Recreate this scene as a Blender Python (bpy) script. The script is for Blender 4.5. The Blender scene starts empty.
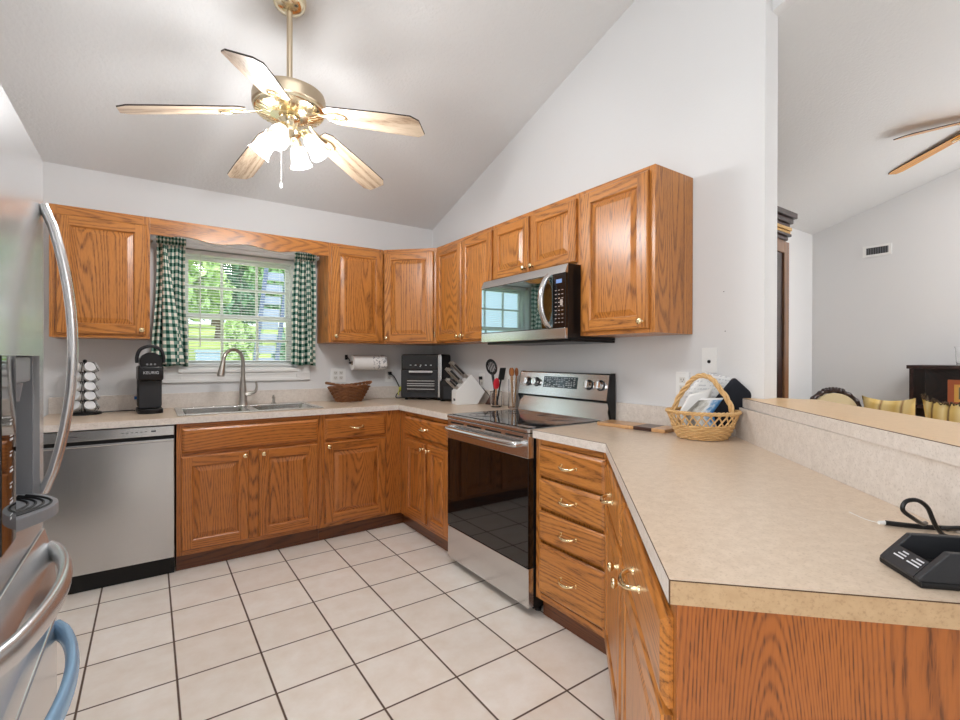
import bpy, bmesh, math, random
from mathutils import Vector, Matrix, Euler
random.seed(7)
PI = math.pi
scene = bpy.context.scene
COL = scene.collection

# ---------------------------------------------------------------- camera
cam_d = bpy.data.cameras.new('camera')
cam_d.sensor_width = 36.0
cam_d.lens = 475.78 / 960 * 36.0
cam_d.clip_start = 0.02
cam = bpy.data.objects.new('camera', cam_d)
COL.objects.link(cam)
cam.matrix_world = (Matrix.Translation((-2.1507, -3.8855, 1.2573))
                    @ Euler((PI / 2 - 0.0027, 0, -0.6059)).to_matrix().to_4x4()
                    @ Matrix.Rotation(0.0019, 4, 'Z'))
scene.camera = cam

# ---------------------------------------------------------------- view, world, sun, area lights
vs = scene.view_settings
scene.display_settings.display_device = 'sRGB'
vs.view_transform = 'Standard'
vs.look = 'None'
vs.gamma = 1.0
vs.use_curve_mapping = False
vs.exposure = 0.24

world = bpy.data.worlds.new('world')
scene.world = world
world.use_nodes = True
wn = world.node_tree
wn.nodes['Background'].inputs['Color'].default_value = (0.80, 0.90, 1.0, 1)
wn.nodes['Background'].inputs['Strength'].default_value = 2.0


def add_light(name, kind, loc, rot, energy, color=(1, 1, 1), size=1.0, size_y=None, parent=None):
    d = bpy.data.lights.new(name, kind)
    d.energy = energy
    d.color = color
    if kind == 'AREA':
        d.shape = 'RECTANGLE'
        d.size = size
        d.size_y = size_y or size
    elif kind == 'POINT':
        d.shadow_soft_size = size
    elif kind == 'SUN':
        d.angle = size
    o = bpy.data.objects.new(name, d)
    COL.objects.link(o)
    o.location = loc
    o.rotation_euler = rot
    if parent:
        o.parent = parent
    return o


add_light('sun', 'SUN', (0, -10, 10), (math.radians(40), 0, math.radians(-25)), 2.6, (1, 0.97, 0.92), 0.02)
FILL_TINT = (0.95, 0.975, 1.0)
# unseen fill lamps added to brighten both rooms
add_light('dining_side_fill', 'AREA', (-3.02, -5.2, 1.75), (PI / 2, 0, -PI / 2), 10, FILL_TINT, 2.0, 1.5)
add_light('left_side_fill', 'AREA', (-3.02, -3.75, 1.35), (PI / 2, 0, -PI / 2), 20, FILL_TINT, 1.3, 1.5)
add_light('kitchen_overhead_fill', 'AREA', (-1.75, -3.15, 3.38), (0, 0, 0), 16, FILL_TINT, 1.5, 1.0)
add_light('living_overhead_fill', 'AREA', (2.70, -4.3, 2.80), (0, 0, 0), 46, (0.99, 0.99, 1.0), 0.7, 1.0)
add_light('living_up_fill', 'AREA', (2.6, -5.2, 1.7), (PI, 0, 0), 34, (0.98, 0.98, 1.0), 0.5, 0.5)
FAN_LAMP = 7.6


# ---------------------------------------------------------------- mesh helpers
class MB:
    """collects shapes into one mesh"""

    def __init__(self):
        self.bm = bmesh.new()
        self.uv = None

    def _merge(self, b, mat=0, M=None):
        if M is not None:
            bmesh.ops.transform(b, matrix=M, verts=b.verts)
        vm = {v: self.bm.verts.new(v.co) for v in b.verts}
        for f in b.faces:
            try:
                nf = self.bm.faces.new([vm[v] for v in f.verts])
                nf.material_index = mat
            except ValueError:
                pass
        b.free()
        return self

    def box(self, x0, x1, y0, y1, z0, z1, bev=0.0, seg=2, mat=0, M=None):
        x0, x1 = min(x0, x1), max(x0, x1)
        y0, y1 = min(y0, y1), max(y0, y1)
        z0, z1 = min(z0, z1), max(z0, z1)
        b = bmesh.new()
        bmesh.ops.create_cube(b, size=1.0)
        for v in b.verts:
            v.co = Vector((x0 + (v.co.x + .5) * (x1 - x0), y0 + (v.co.y + .5) * (y1 - y0), z0 + (v.co.z + .5) * (z1 - z0)))
        if bev > 0:
            bev = min(bev, .49 * min(x1 - x0, y1 - y0, z1 - z0))
            bmesh.ops.bevel(b, geom=list(b.edges), offset=bev, segments=seg, profile=.5, affect='EDGES')
        return self._merge(b, mat, M)

    def prism(self, poly, a0, a1, axis='z', bev=0.0, seg=2, mat=0, M=None):
        """poly of 2D points extruded along axis: z -> (x,y), x -> (y,z), y -> (x,z)"""
        b = bmesh.new()

        def P(p, a):
            if axis == 'z':
                return (p[0], p[1], a)
            if axis == 'x':
                return (a, p[0], p[1])
            return (p[0], a, p[1])
        lo = [b.verts.new(P(p, a0)) for p in poly]
        hi = [b.verts.new(P(p, a1)) for p in poly]
        n = len(poly)
        b.faces.new(lo)
        b.faces.new(hi[::-1])
        for i in range(n):
            j = (i + 1) % n
            b.faces.new([lo[j], lo[i], hi[i], hi[j]])
        bmesh.ops.recalc_face_normals(b, faces=b.faces)
        if bev > 0:
            bmesh.ops.bevel(b, geom=list(b.edges), offset=bev, segments=seg, profile=.5, affect='EDGES')
        return self._merge(b, mat, M)

    def lathe(self, prof, n=24, M=None, mat=0, ripple=None):
        """prof [(r,z)...] about local Z; ripple(k,t)->factor"""
        b = bmesh.new()
        rings = []
        for k, (r, z) in enumerate(prof):
            if r < 1e-6:
                rings.append([b.verts.new((0, 0, z))])
            else:
                ring = []
                for i in range(n):
                    t = 2 * PI * i / n
                    rr = r * (ripple(k, t) if ripple else 1)
                    ring.append(b.verts.new((rr * math.cos(t), rr * math.sin(t), z)))
                rings.append(ring)
        for a, c in zip(rings[:-1], rings[1:]):
            for i in range(n):
                j = (i + 1) % n
                if len(a) == 1 and len(c) == 1:
                    continue
                if len(a) == 1:
                    b.faces.new([a[0], c[j], c[i]])
                elif len(c) == 1:
                    b.faces.new([a[i], a[j], c[0]])
                else:
                    b.faces.new([a[i], a[j], c[j], c[i]])
        bmesh.ops.recalc_face_normals(b, faces=b.faces)
        return self._merge(b, mat, M)

    def cyl(self, p0, p1, r0, r1=None, n=20, mat=0):
        p0, p1 = Vector(p0), Vector(p1)
        r1 = r0 if r1 is None else r1
        d = p1 - p0
        M = Matrix.Translation(p0) @ d.to_track_quat('Z', 'Y').to_matrix().to_4x4()
        return self.lathe([(0, 0), (r0, 0), (r1, d.length), (0, d.length)], n, M, mat)

    def tube(self, pts, r, n=8, closed=False, mat=0, smooth=0, flat=1.0, up=None):
        """r a number or a list; smooth = Catmull-Rom subdivisions; flat squashes the section"""
        pts = [Vector(p) for p in pts]
        rs = list(r) if isinstance(r, (list, tuple)) else [r] * len(pts)
        if smooth:
            q, qr = [], []
            m = len(pts)
            rng = m if closed else m - 1
            for i in range(rng):
                if closed:
                    p = [pts[(i + k) % m] for k in (-1, 0, 1, 2)]
                else:
                    p = [pts[max(i - 1, 0)], pts[i], pts[i + 1], pts[min(i + 2, m - 1)]]
                ra, rb = rs[i], rs[(i + 1) % m]
                for s in range(smooth):
                    t = s / smooth
                    q.append(.5 * ((2 * p[1]) + (p[2] - p[0]) * t + (2 * p[0] - 5 * p[1] + 4 * p[2] - p[3]) * t * t
                                   + (3 * p[1] - p[0] - 3 * p[2] + p[3]) * t ** 3))
                    qr.append(ra + (rb - ra) * t)
            if not closed:
                q.append(pts[-1])
                qr.append(rs[-1])
            pts, rs = q, qr
        m = len(pts)
        b = bmesh.new()
        rings = []
        nrm = None
        for i, p in enumerate(pts):
            if closed:
                t = pts[(i + 1) % m] - pts[i - 1]
            else:
                t = pts[min(i + 1, m - 1)] - pts[max(i - 1, 0)]
            if t.length < 1e-9:
                t = Vector((0, 0, 1))
            t.normalize()
            if up is not None:
                nrm = Vector(up) - t * t.dot(Vector(up))
            elif nrm is None:
                ref = Vector((0, 0, 1)) if abs(t.z) < .9 else Vector((1, 0, 0))
                nrm = ref - t * ref.dot(t)
            else:
                nrm = nrm - t * nrm.dot(t)
            nrm.normalize()
            bi = t.cross(nrm)
            rings.append([b.verts.new(p + (nrm * math.cos(2 * PI * k / n) * flat + bi * math.sin(2 * PI * k / n)) * rs[i]) for k in range(n)])
        rng = m if closed else m - 1
        for i in range(rng):
            a, c = rings[i], rings[(i + 1) % m]
            for k in range(n):
                l = (k + 1) % n
                b.faces.new([a[k], a[l], c[l], c[k]])
        if not closed:
            b.faces.new(rings[0][::-1])
            b.faces.new(rings[-1])
        bmesh.ops.recalc_face_normals(b, faces=b.faces)
        return self._merge(b, mat)

    def face(self, pts, mat=0):
        f = self.bm.faces.new([self.bm.verts.new(p) for p in pts])
        f.material_index = mat
        return self

    def surf(self, fn, nu, nv, mat=0, uv=None, thick=0.0):
        """grid surface fn(u,v)->xyz for u,v in 0..1"""
        g = [[self.bm.verts.new(fn(i / nu, j / nv)) for j in range(nv + 1)] for i in range(nu + 1)]
        if uv and self.uv is None:
            self.uv = self.bm.loops.layers.uv.new('UVMap')
        for i in range(nu):
            for j in range(nv):
                f = self.bm.faces.new([g[i][j], g[i + 1][j], g[i + 1][j + 1], g[i][j + 1]])
                f.material_index = mat
                if uv:
                    for l, (a, c) in zip(f.loops, ((i, j), (i + 1, j), (i + 1, j + 1), (i, j + 1))):
                        l[self.uv].uv = uv(a / nu, c / nv)
        return self

    def ball(self, c, r, sx=1, sy=1, sz=1, n=16, mat=0, M=None):
        prof = [(r * math.sin(PI * k / (n // 2)), -r * math.cos(PI * k / (n // 2))) for k in range(n // 2 + 1)]
        T = Matrix.Translation(c) @ (M if M is not None else Matrix()) @ Matrix.Diagonal((sx, sy, sz, 1))
        return self.lathe(prof, n, T, mat)

    def build(self, name, mats, parent=None, angle=35, solid=0.0):
        me = bpy.data.meshes.new(name)
        self.bm.normal_update()
        self.bm.to_mesh(me)
        self.bm.free()
        for m in (mats if isinstance(mats, (list, tuple)) else [mats]):
            me.materials.append(m)
        for p in me.polygons:
            p.use_smooth = True
        me.set_sharp_from_angle(angle=math.radians(angle))
        o = bpy.data.objects.new(name, me)
        COL.objects.link(o)
        if parent:
            o.parent = parent
        if angle < 50:
            w = o.modifiers.new('weighted_normal', 'WEIGHTED_NORMAL')
            w.keep_sharp = True
        if solid:
            s = o.modifiers.new('solid', 'SOLIDIFY')
            s.thickness = solid
            s.offset = 0
        return o


def thing(name, label, cat, loc=(0, 0, 0), rotz=0.0, group=None):
    o = bpy.data.objects.new(name, None)
    o.empty_display_size = .05
    COL.objects.link(o)
    o.location = loc
    o.rotation_euler = (0, 0, rotz)
    tag(o, label, cat, group)
    return o


def tag(o, label, cat, group=None, kind=None):
    o['label'] = label
    o['category'] = cat
    if group:
        o['group'] = group
    if kind:
        o['kind'] = kind
    return o


def struct(name, mb, mats, parent=None, label=None):
    o = mb.build(name, mats, parent)
    if parent is None:
        o['kind'] = 'structure'
    if label:
        o['label'] = label
    return o


def text_mesh(mb, s, size, M, mat=0, depth=0.0006):
    cu = bpy.data.curves.new('t', 'FONT')
    cu.body = s
    cu.size = size
    cu.align_x = 'CENTER'
    cu.align_y = 'CENTER'
    cu.extrude = depth
    o = bpy.data.objects.new('t', cu)
    COL.objects.link(o)
    dg = bpy.context.evaluated_depsgraph_get()
    me = bpy.data.meshes.new_from_object(o.evaluated_get(dg))
    b = bmesh.new()
    b.from_mesh(me)
    mb._merge(b, mat, M)
    bpy.data.objects.remove(o)
    bpy.data.curves.remove(cu)
    bpy.data.meshes.remove(me)


# ---------------------------------------------------------------- materials
def new_mat(name):
    m = bpy.data.materials.new(name)
    m.use_nodes = True
    nt = m.node_tree
    return m, nt, nt.nodes['Principled BSDF']


def srgb(r, g, b):
    def f(c):
        c /= 255
        return c / 12.92 if c <= .04045 else ((c + .055) / 1.055) ** 2.4
    return (f(r), f(g), f(b), 1)


def plain(name, col, rough=.5, metal=0.0, spec=.5, emit=0.0, coat=0.0, trans=0.0, alpha=1.0, ior=1.45):
    m, nt, p = new_mat(name)
    p.inputs['Base Color'].default_value = col
    p.inputs['Roughness'].default_value = rough
    p.inputs['Metallic'].default_value = metal
    p.inputs['Specular IOR Level'].default_value = spec
    p.inputs['Coat Weight'].default_value = coat
    p.inputs['Transmission Weight'].default_value = trans
    p.inputs['Alpha'].default_value = alpha
    p.inputs['IOR'].default_value = ior
    if emit:
        p.inputs['Emission Color'].default_value = col
        p.inputs['Emission Strength'].default_value = emit
    return m


def N(nt, t, **kw):
    n = nt.nodes.new(t)
    for k, v in kw.items():
        setattr(n, k, v)
    return n


def ramp(nt, fac, stops):
    r = N(nt, 'ShaderNodeValToRGB')
    e = r.color_ramp.elements
    while len(e) < len(stops):
        e.new(.5)
    for i, (p, c) in enumerate(stops):
        e[i].position = p
        e[i].color = c
    nt.links.new(fac, r.inputs[0])
    return r.outputs[0]


def math_n(nt, op, a, b=None):
    n = N(nt, 'ShaderNodeMath', operation=op)
    for i, v in enumerate((a, b)):
        if v is None:
            continue
        if isinstance(v, (int, float)):
            n.inputs[i].default_value = v
        else:
            nt.links.new(v, n.inputs[i])
    return n.outputs[0]


def mixc(nt, fac, a, b, mode='MIX'):
    n = N(nt, 'ShaderNodeMix', data_type='RGBA', blend_type=mode)
    for i, v in ((0, fac), (6, a), (7, b)):
        if isinstance(v, (int, float)):
            n.inputs[i].default_value = v
        elif isinstance(v, tuple):
            n.inputs[i].default_value = v
        else:
            nt.links.new(v, n.inputs[i])
    return n.outputs[2]


def noise(nt, vec, scale, detail=2.0, rough=.5):
    n = N(nt, 'ShaderNodeTexNoise')
    n.inputs['Scale'].default_value = scale
    n.inputs['Detail'].default_value = detail
    n.inputs['Roughness'].default_value = rough
    nt.links.new(vec, n.inputs['Vector'])
    return n.outputs[0]


def mapping(nt, vec, scale=(1, 1, 1), rot=(0, 0, 0)):
    n = N(nt, 'ShaderNodeMapping')
    n.inputs['Scale'].default_value = scale
    n.inputs['Rotation'].default_value = rot
    nt.links.new(vec, n.inputs['Vector'])
    return n.outputs[0]


def bump(nt, p, h, strength=.2, dist=.01):
    b = N(nt, 'ShaderNodeBump')
    b.inputs['Strength'].default_value = strength
    b.inputs['Distance'].default_value = dist
    nt.links.new(h, b.inputs['Height'])
    nt.links.new(b.outputs[0], p.inputs['Normal'])


def obj_co(nt, rnd=0.0):
    tc = N(nt, 'ShaderNodeTexCoord').outputs['Object']
    if rnd:
        oi = N(nt, 'ShaderNodeObjectInfo').outputs['Random']
        s = math_n(nt, 'MULTIPLY', oi, rnd)
        a = N(nt, 'ShaderNodeVectorMath', operation='ADD')
        nt.links.new(tc, a.inputs[0])
        nt.links.new(s, a.inputs[1])
        return a.outputs[0]
    return tc


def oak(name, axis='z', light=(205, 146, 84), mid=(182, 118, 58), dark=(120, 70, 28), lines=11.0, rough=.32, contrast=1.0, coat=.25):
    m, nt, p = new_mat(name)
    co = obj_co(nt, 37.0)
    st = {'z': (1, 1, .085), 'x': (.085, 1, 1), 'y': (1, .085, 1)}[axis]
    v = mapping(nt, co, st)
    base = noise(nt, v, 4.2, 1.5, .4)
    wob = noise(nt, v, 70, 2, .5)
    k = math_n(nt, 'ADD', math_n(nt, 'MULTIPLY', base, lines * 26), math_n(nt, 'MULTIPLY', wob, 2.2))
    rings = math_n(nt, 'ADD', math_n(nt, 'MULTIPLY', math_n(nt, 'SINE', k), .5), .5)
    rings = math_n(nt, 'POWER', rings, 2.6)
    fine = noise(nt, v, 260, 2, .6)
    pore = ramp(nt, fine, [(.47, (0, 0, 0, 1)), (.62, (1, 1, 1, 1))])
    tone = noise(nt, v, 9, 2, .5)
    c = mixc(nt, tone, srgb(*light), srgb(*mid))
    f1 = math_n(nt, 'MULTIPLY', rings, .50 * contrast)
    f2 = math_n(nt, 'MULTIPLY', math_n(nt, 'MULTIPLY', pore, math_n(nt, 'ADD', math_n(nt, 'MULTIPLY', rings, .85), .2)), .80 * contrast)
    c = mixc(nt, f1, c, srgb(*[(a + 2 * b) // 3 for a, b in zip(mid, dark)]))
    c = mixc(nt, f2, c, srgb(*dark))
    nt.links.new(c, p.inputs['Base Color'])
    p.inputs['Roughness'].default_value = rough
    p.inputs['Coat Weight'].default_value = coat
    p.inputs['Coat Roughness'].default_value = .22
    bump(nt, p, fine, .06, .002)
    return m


M = {}
UP = dict(light=(206, 138, 66), mid=(186, 114, 46), dark=(98, 52, 16))
LO = dict(light=(198, 124, 56), mid=(176, 102, 40), dark=(90, 48, 16))
M['oakV'] = oak('oak_upright', 'z', **UP)
M['oakH'] = oak('oak_level', 'x', lines=9, **UP)
M['lowV'] = oak('oak_base_upright', 'z', **LO)
M['lowH'] = oak('oak_base_level', 'x', lines=9, **LO)
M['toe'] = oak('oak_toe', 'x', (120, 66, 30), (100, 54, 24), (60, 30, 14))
M['endV'] = oak('oak_end_panel', 'z', (180, 104, 42), (160, 88, 32), (84, 42, 12), lines=24, contrast=1.0)
M['fanwood'] = oak('fan_blade_wood', 'x', (206, 188, 166), (186, 164, 138), (112, 82, 58), lines=4, rough=.3)
M['fangold'] = oak('fan_blade_gold', 'x', (238, 176, 70), (225, 150, 40), (170, 100, 24), lines=3, rough=.3)
M['darkwood'] = oak('espresso_wood', 'x', (58, 32, 26), (42, 22, 18), (20, 10, 8), lines=3, rough=.3)
M['walnut'] = oak('walnut', 'y', (92, 54, 42), (74, 42, 34), (40, 22, 18), lines=3)
M['maple'] = oak('maple', 'y', (216, 170, 120), (200, 150, 100), (160, 110, 66), lines=3, contrast=.6)
M['cherry'] = oak('cabinet_cherry', 'z', (140, 98, 62), (112, 76, 46), (60, 38, 24), lines=4)


def wall_paint(name, col, bumpy=.08, scale=90):
    m, nt, p = new_mat(name)
    co = obj_co(nt)
    n = noise(nt, co, scale, 4, .6)
    big = noise(nt, co, 1.3, 2, .5)
    c = mixc(nt, math_n(nt, 'MULTIPLY', big, .25), col, tuple(x * .94 for x in col[:3]) + (1,))
    nt.links.new(c, p.inputs['Base Color'])
    p.inputs['Roughness'].default_value = .7
    p.inputs['Specular IOR Level'].default_value = .25
    bump(nt, p, n, bumpy, .01)
    return m


M['wall'] = wall_paint('wall_paint', srgb(226, 226, 226))
M['ceil'] = wall_paint('ceiling_texture', srgb(230, 231, 231), .35, 55)
M['trim'] = plain('white_trim', srgb(236, 236, 234), .35)


def tile_mat():
    m, nt, p = new_mat('ceramic_floor_tile')
    co = obj_co(nt)
    sx = N(nt, 'ShaderNodeSeparateXYZ')
    nt.links.new(co, sx.inputs[0])
    S = .3029
    g = []
    ids = []
    for out, off in ((0, .853), (1, 2.595)):
        u = math_n(nt, 'DIVIDE', math_n(nt, 'ADD', sx.outputs[out], off + 40 * S), S)
        fr = math_n(nt, 'FRACT', u)
        ids.append(math_n(nt, 'FLOOR', u))
        d = math_n(nt, 'MINIMUM', fr, math_n(nt, 'SUBTRACT', 1.0, fr))
        g.append(d)
    d = math_n(nt, 'MINIMUM', g[0], g[1])
    mask = ramp(nt, d, [(.010, (0, 0, 0, 1)), (.016, (1, 1, 1, 1))])
    cmb = N(nt, 'ShaderNodeCombineXYZ')
    nt.links.new(ids[0], cmb.inputs[0])
    nt.links.new(ids[1], cmb.inputs[1])
    wn_ = N(nt, 'ShaderNodeTexWhiteNoise')
    nt.links.new(cmb.outputs[0], wn_.inputs['Vector'])
    n1 = noise(nt, co, 9, 4, .6)
    n2 = noise(nt, co, 60, 3, .6)
    base = mixc(nt, ramp(nt, n1, [(.35, (0, 0, 0, 1)), (.7, (1, 1, 1, 1))]), srgb(247, 241, 234), srgb(236, 225, 213))
    base = mixc(nt, math_n(nt, 'MULTIPLY', n2, .25), base, srgb(230, 220, 208))
    base = mixc(nt, math_n(nt, 'MULTIPLY', wn_.outputs[0], .22), base, srgb(196, 178, 160))
    gn = noise(nt, co, 25, 3, .6)
    grout = mixc(nt, gn, srgb(70, 52, 42), srgb(108, 86, 72))
    c = mixc(nt, mask, grout, base)
    nt.links.new(c, p.inputs['Base Color'])
    r = mixc(nt, mask, (.9, .9, .9, 1), (.32, .32, .32, 1))
    nt.links.new(r, p.inputs['Roughness'])
    bump(nt, p, mask, .35, .004)
    return m


M['tile'] = tile_mat()


def laminate(name, c1, c2, c3, rough=.3):
    m, nt, p = new_mat(name)
    co = obj_co(nt)
    n1 = noise(nt, co, 45, 5, .65)
    n2 = noise(nt, mapping(nt, co, (1, 1, 1)), 9, 3, .6)
    n3 = noise(nt, co, 180, 2, .6)
    c = mixc(nt, ramp(nt, n1, [(.35, (0, 0, 0, 1)), (.65, (1, 1, 1, 1))]), srgb(*c1), srgb(*c2))
    c = mixc(nt, math_n(nt, 'MULTIPLY', n2, .5), c, srgb(*c1))
    c = mixc(nt, ramp(nt, n3, [(.56, (0, 0, 0, 1)), (.72, (.45, .45, .45, 1))]), c, srgb(*c3))
    nt.links.new(c, p.inputs['Base Color'])
    p.inputs['Roughness'].default_value = rough
    return m


M['lam'] = laminate('beige_laminate', (220, 200, 178), (204, 182, 158), (180, 156, 132), .28)
M['splash'] = laminate('laminate_splash', (228, 219, 210), (210, 200, 190), (178, 166, 156), .4)
M['lamedgelit'] = laminate('laminate_edge_lit', (196, 164, 126), (182, 150, 112), (154, 122, 88), .4)  # tan light on the peninsula end edge, put into the laminate colour
M['ledge'] = laminate('ledge_laminate', (226, 190, 142), (216, 178, 130), (200, 160, 112), .3)
M['seam'] = plain('laminate_seam', srgb(84, 58, 38), .6)


def steel(name, col=(.62, .62, .62), rough=.2, axis='z', streak=.05, metal=1.0):
    m, nt, p = new_mat(name)
    co = obj_co(nt)
    st = {'z': (400, 400, 2), 'x': (2, 400, 400), 'y': (400, 2, 400)}[axis]
    n = noise(nt, mapping(nt, co, st), 1, 3, .6)
    r = math_n(nt, 'ADD', math_n(nt, 'MULTIPLY', n, streak * 2), rough - streak)
    nt.links.new(r, p.inputs['Roughness'])
    p.inputs['Base Color'].default_value = (*col, 1)
    p.inputs['Metallic'].default_value = metal
    if metal == 1.0:
        bump(nt, p, n, .02, .001)
    return m


M['steel'] = steel('brushed_steel', (.58, .58, .58), .24, 'z')
M['steelH'] = steel('brushed_steel_level', (.66, .66, .66), .22, 'x')
M['fridge'] = steel('fridge_steel', (.66, .67, .68), .20, 'z', .02, .72)
M['fridgehandle'] = plain('fridge_handle_steel', (.70, .71, .72, 1), .26, .85)
M['nickel'] = plain('brushed_nickel', (.50, .47, .43, 1), .28, 1.0)
M['chrome'] = plain('chrome', (.8, .8, .8, 1), .08, 1.0)
M['brass'] = plain('polished_brass', (.88, .72, .44, 1), .18, 1.0)
M['fanbrass'] = plain('antique_brass', (.62, .51, .37, 1), .36, 1.0)
M['fanpolish'] = plain('pale_polished_brass', (.88, .78, .56, 1), .16, 1.0)
M['black'] = plain('black_plastic', srgb(17, 17, 19), .32)
M['matblack'] = plain('matt_black', srgb(16, 16, 17), .6)
M['dkgrey'] = plain('dark_grey_plastic', srgb(44, 45, 48), .4)
M['grey'] = plain('grey_plastic', srgb(128, 130, 134), .4)
M['glassblk'] = plain('black_glass', srgb(10, 10, 11), .04, 0, .6, coat=.3)
M['mwglass'] = plain('microwave_glass', (.34, .44, .46, 1), .03, 1.0)
M['white'] = plain('white_plastic', srgb(238, 238, 236), .35)
M['ivory'] = plain('ivory_plastic', srgb(222, 220, 214), .4)
M['paper'] = plain('white_paper', srgb(244, 243, 240), .8)
M['glass'] = plain('clear_glass', (1, 1, 1, 1), .02, 0, .5, trans=1.0, ior=1.45)
M['red'] = plain('red_silicone', srgb(214, 40, 56), .4)
M['blue'] = plain('blue_tape', srgb(36, 104, 176), .6)
M['bluereflection'] = plain('blue_reflection', srgb(150, 190, 224), .25, .35)  # blue reflection on the steel drawer handle, painted as its colour
M['mark'] = plain('printed_mark', srgb(210, 212, 216), .5)
M['darkmark'] = plain('dark_mark', srgb(70, 70, 74), .5)
M['yellow'] = plain('yellow_tie', srgb(214, 214, 90), .6)
M['navy'] = plain('navy_fabric', srgb(22, 26, 36), .85)


def pane_mat():
    m = bpy.data.materials.new('window_glass')
    m.use_nodes = True
    nt = m.node_tree
    nt.nodes.clear()
    out = N(nt, 'ShaderNodeOutputMaterial')
    mx = N(nt, 'ShaderNodeMixShader')
    mx.inputs[0].default_value = .015
    t = N(nt, 'ShaderNodeBsdfTransparent')
    t.inputs[0].default_value = (.97, .99, .98, 1)
    g = N(nt, 'ShaderNodeBsdfGlossy')
    g.inputs['Roughness'].default_value = .02
    nt.links.new(t.outputs[0], mx.inputs[1])
    nt.links.new(g.outputs[0], mx.inputs[2])
    nt.links.new(mx.outputs[0], out.inputs[0])
    return m


M['pane'] = pane_mat()

# ================================================================ room shell
SL, H8 = .3325, 2.4494           # kitchen ceiling slope and height at the window wall
LSL, LH, LY, LX = .307, 2.46, -1.93, 3.114   # living-room ceiling and walls
YR, ZR = -4.5, 2.4494 + .3325 * 4.5
XL, YB = -3.06, -6.6

b = MB()
b.box(XL, LX, YB, 0, -.08, 0)
struct('floor', b, M['tile'])

b = MB()   # kitchen ceiling: two slopes
b.prism([(.0, H8), (YR, ZR), (YB, ZR - .3325 * 2.1), (YB, ZR - .3325 * 2.1 + .1), (YR, ZR + .1), (.0, H8 + .1)], XL, .057, 'x')
struct('ceiling', b, M['ceil'])
b = MB()
zl = LH + LSL * (LY - YR)
b.prism([(LY, LH), (YR, zl), (YB, zl - .307 * 2.1), (YB, zl - .307 * 2.1 + .08), (YR, zl + .08), (LY, LH + .08)], .115, LX, 'x')
struct('ceiling_living', b, M['ceil'])

# window wall with its opening
WX0, WX1, WZ0, WZ1 = -1.985, -1.212, 1.185, 2.025
b = MB()
b.box(XL - .12, WX0, 0, .15, -.08, 2.6)
b.box(WX1, .115, 0, .15, -.08, 2.6)
b.box(WX0, WX1, 0, .15, -.08, WZ0)
b.box(WX0, WX1, 0, .15, WZ1, 2.6)
struct('wall_back', b, M['wall'])
# range wall, its top following the slope; free end at y = -2.91
b = MB()
b.prism([(0, 0), (-2.91, 0), (-2.91, H8 + SL * 2.91 + .06), (0, H8 + .06)], 0, .115, 'x', bev=.004)
struct('wall_right', b, M['wall'])
b = MB()   # gable piece over the opening between kitchen and living room
b.prism([(-2.91, LH + LSL * (2.91 + LY)), (YR, zl), (YB, zl - .307 * 2.1), (YB, ZR - .3325 * 2.1 + .05), (YR, ZR + .05), (-2.91, H8 + SL * 2.91 + .05)], .058, .1149, 'x')
struct('wall_gable', b, M['wall'])
b = MB()
b.box(XL - .12, XL, YB, 0, -.08, 4.1)
struct('wall_left', b, M['wall'])
b = MB()
b.box(XL - .12, LX + .12, YB - .12, YB, -.08, 4.1)
struct('wall_rear', b, M['wall'])
b = MB()
b.box(.115, LX + .12, LY, LY + .12, -.08, 2.6)
struct('wall_living_back', b, M['wall'])
b = MB()
b.box(LX, LX + .12, YB, LY, -.08, 3.9)
struct('wall_living_right', b, M['wall'])

# diagonal pony wall under the bar ledge   (x - y = 2.83 is its kitchen face)
S2 = 2 ** -.5


def diag(s, d):
    """s = x+y, d = x-y -> x,y"""
    return ((s + d) / 2, (s - d) / 2)


DF, SE = 2.835, -4.925
b = MB()
b.prism([(-.0005, -2.8355), diag(SE, DF), diag(SE, DF + .16), (.06, -2.937), (.06, -2.9105), (-.0005, -2.9105)], 0, 1.048, 'z')
struct('wall_pony', b, M['wall'])

# ---------------------------------------------------------------- window
win = struct('window_1', MB().box(WX0, WX0 + .03, .07, .13, WZ0, WZ1).box(WX1 - .03, WX1, .07, .13, WZ0, WZ1)
             .box(WX0 + .03, WX1 - .03, .07, .13, WZ1 - .03, WZ1).box(WX0 + .03, WX1 - .03, .07, .13, WZ0, WZ0 + .025), M['trim'])
win['label'] = 'white double-hung window over the sink between the gingham curtains'
mz = 1.562
for nm, z0, z1, yy in (('sash', mz - .016, WZ1 - .03, .102), ('sash', WZ0 + .025, mz + .016, .078)):
    b = MB()
    x0, x1 = WX0 + .03, WX1 - .03
    b.box(x0, x0 + .028, yy, yy + .022, z0, z1).box(x1 - .028, x1, yy, yy + .022, z0, z1)
    b.box(x0 + .028, x1 - .028, yy, yy + .022, z0, z0 + .032).box(x0 + .028, x1 - .028, yy, yy + .022, z1 - .032, z1)
    s = struct(nm, b, M['trim'], win)
    b = MB()
    for k in (1, 2):
        xx = x0 + (x1 - x0) * k / 3 + .002
        b.box(xx - .009, xx + .009, yy + .004, yy + .018, z0 + .032, z1 - .032)
    zc = (z0 + z1) / 2
    b.box(x0 + .028, x1 - .028, yy + .005, yy + .017, zc - .009, zc + .009)
    b.build('muntin_grid', M['trim'], s)
    b = MB()
    b.box(x0 + .02, x1 - .02, yy + .009, yy + .013, z0 + .02, z1 - .02)
    b.build('pane', M['pane'], s)
b = MB()   # picture-frame casing, stepped
cx0, cx1, cz0, cz1 = -2.085, -1.112, 1.088, 2.122
for (ax, bx, az, bz) in ((cx0, WX0, cz0, cz1), (WX1, cx1, cz0, cz1), (WX0, WX1, WZ1, cz1)):
    b.box(ax, bx, -.014, -.0005, az, bz, .004)
b.box(WX0, WX1, -.014, -.0005, cz0, WZ0 - .03, .004)
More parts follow.
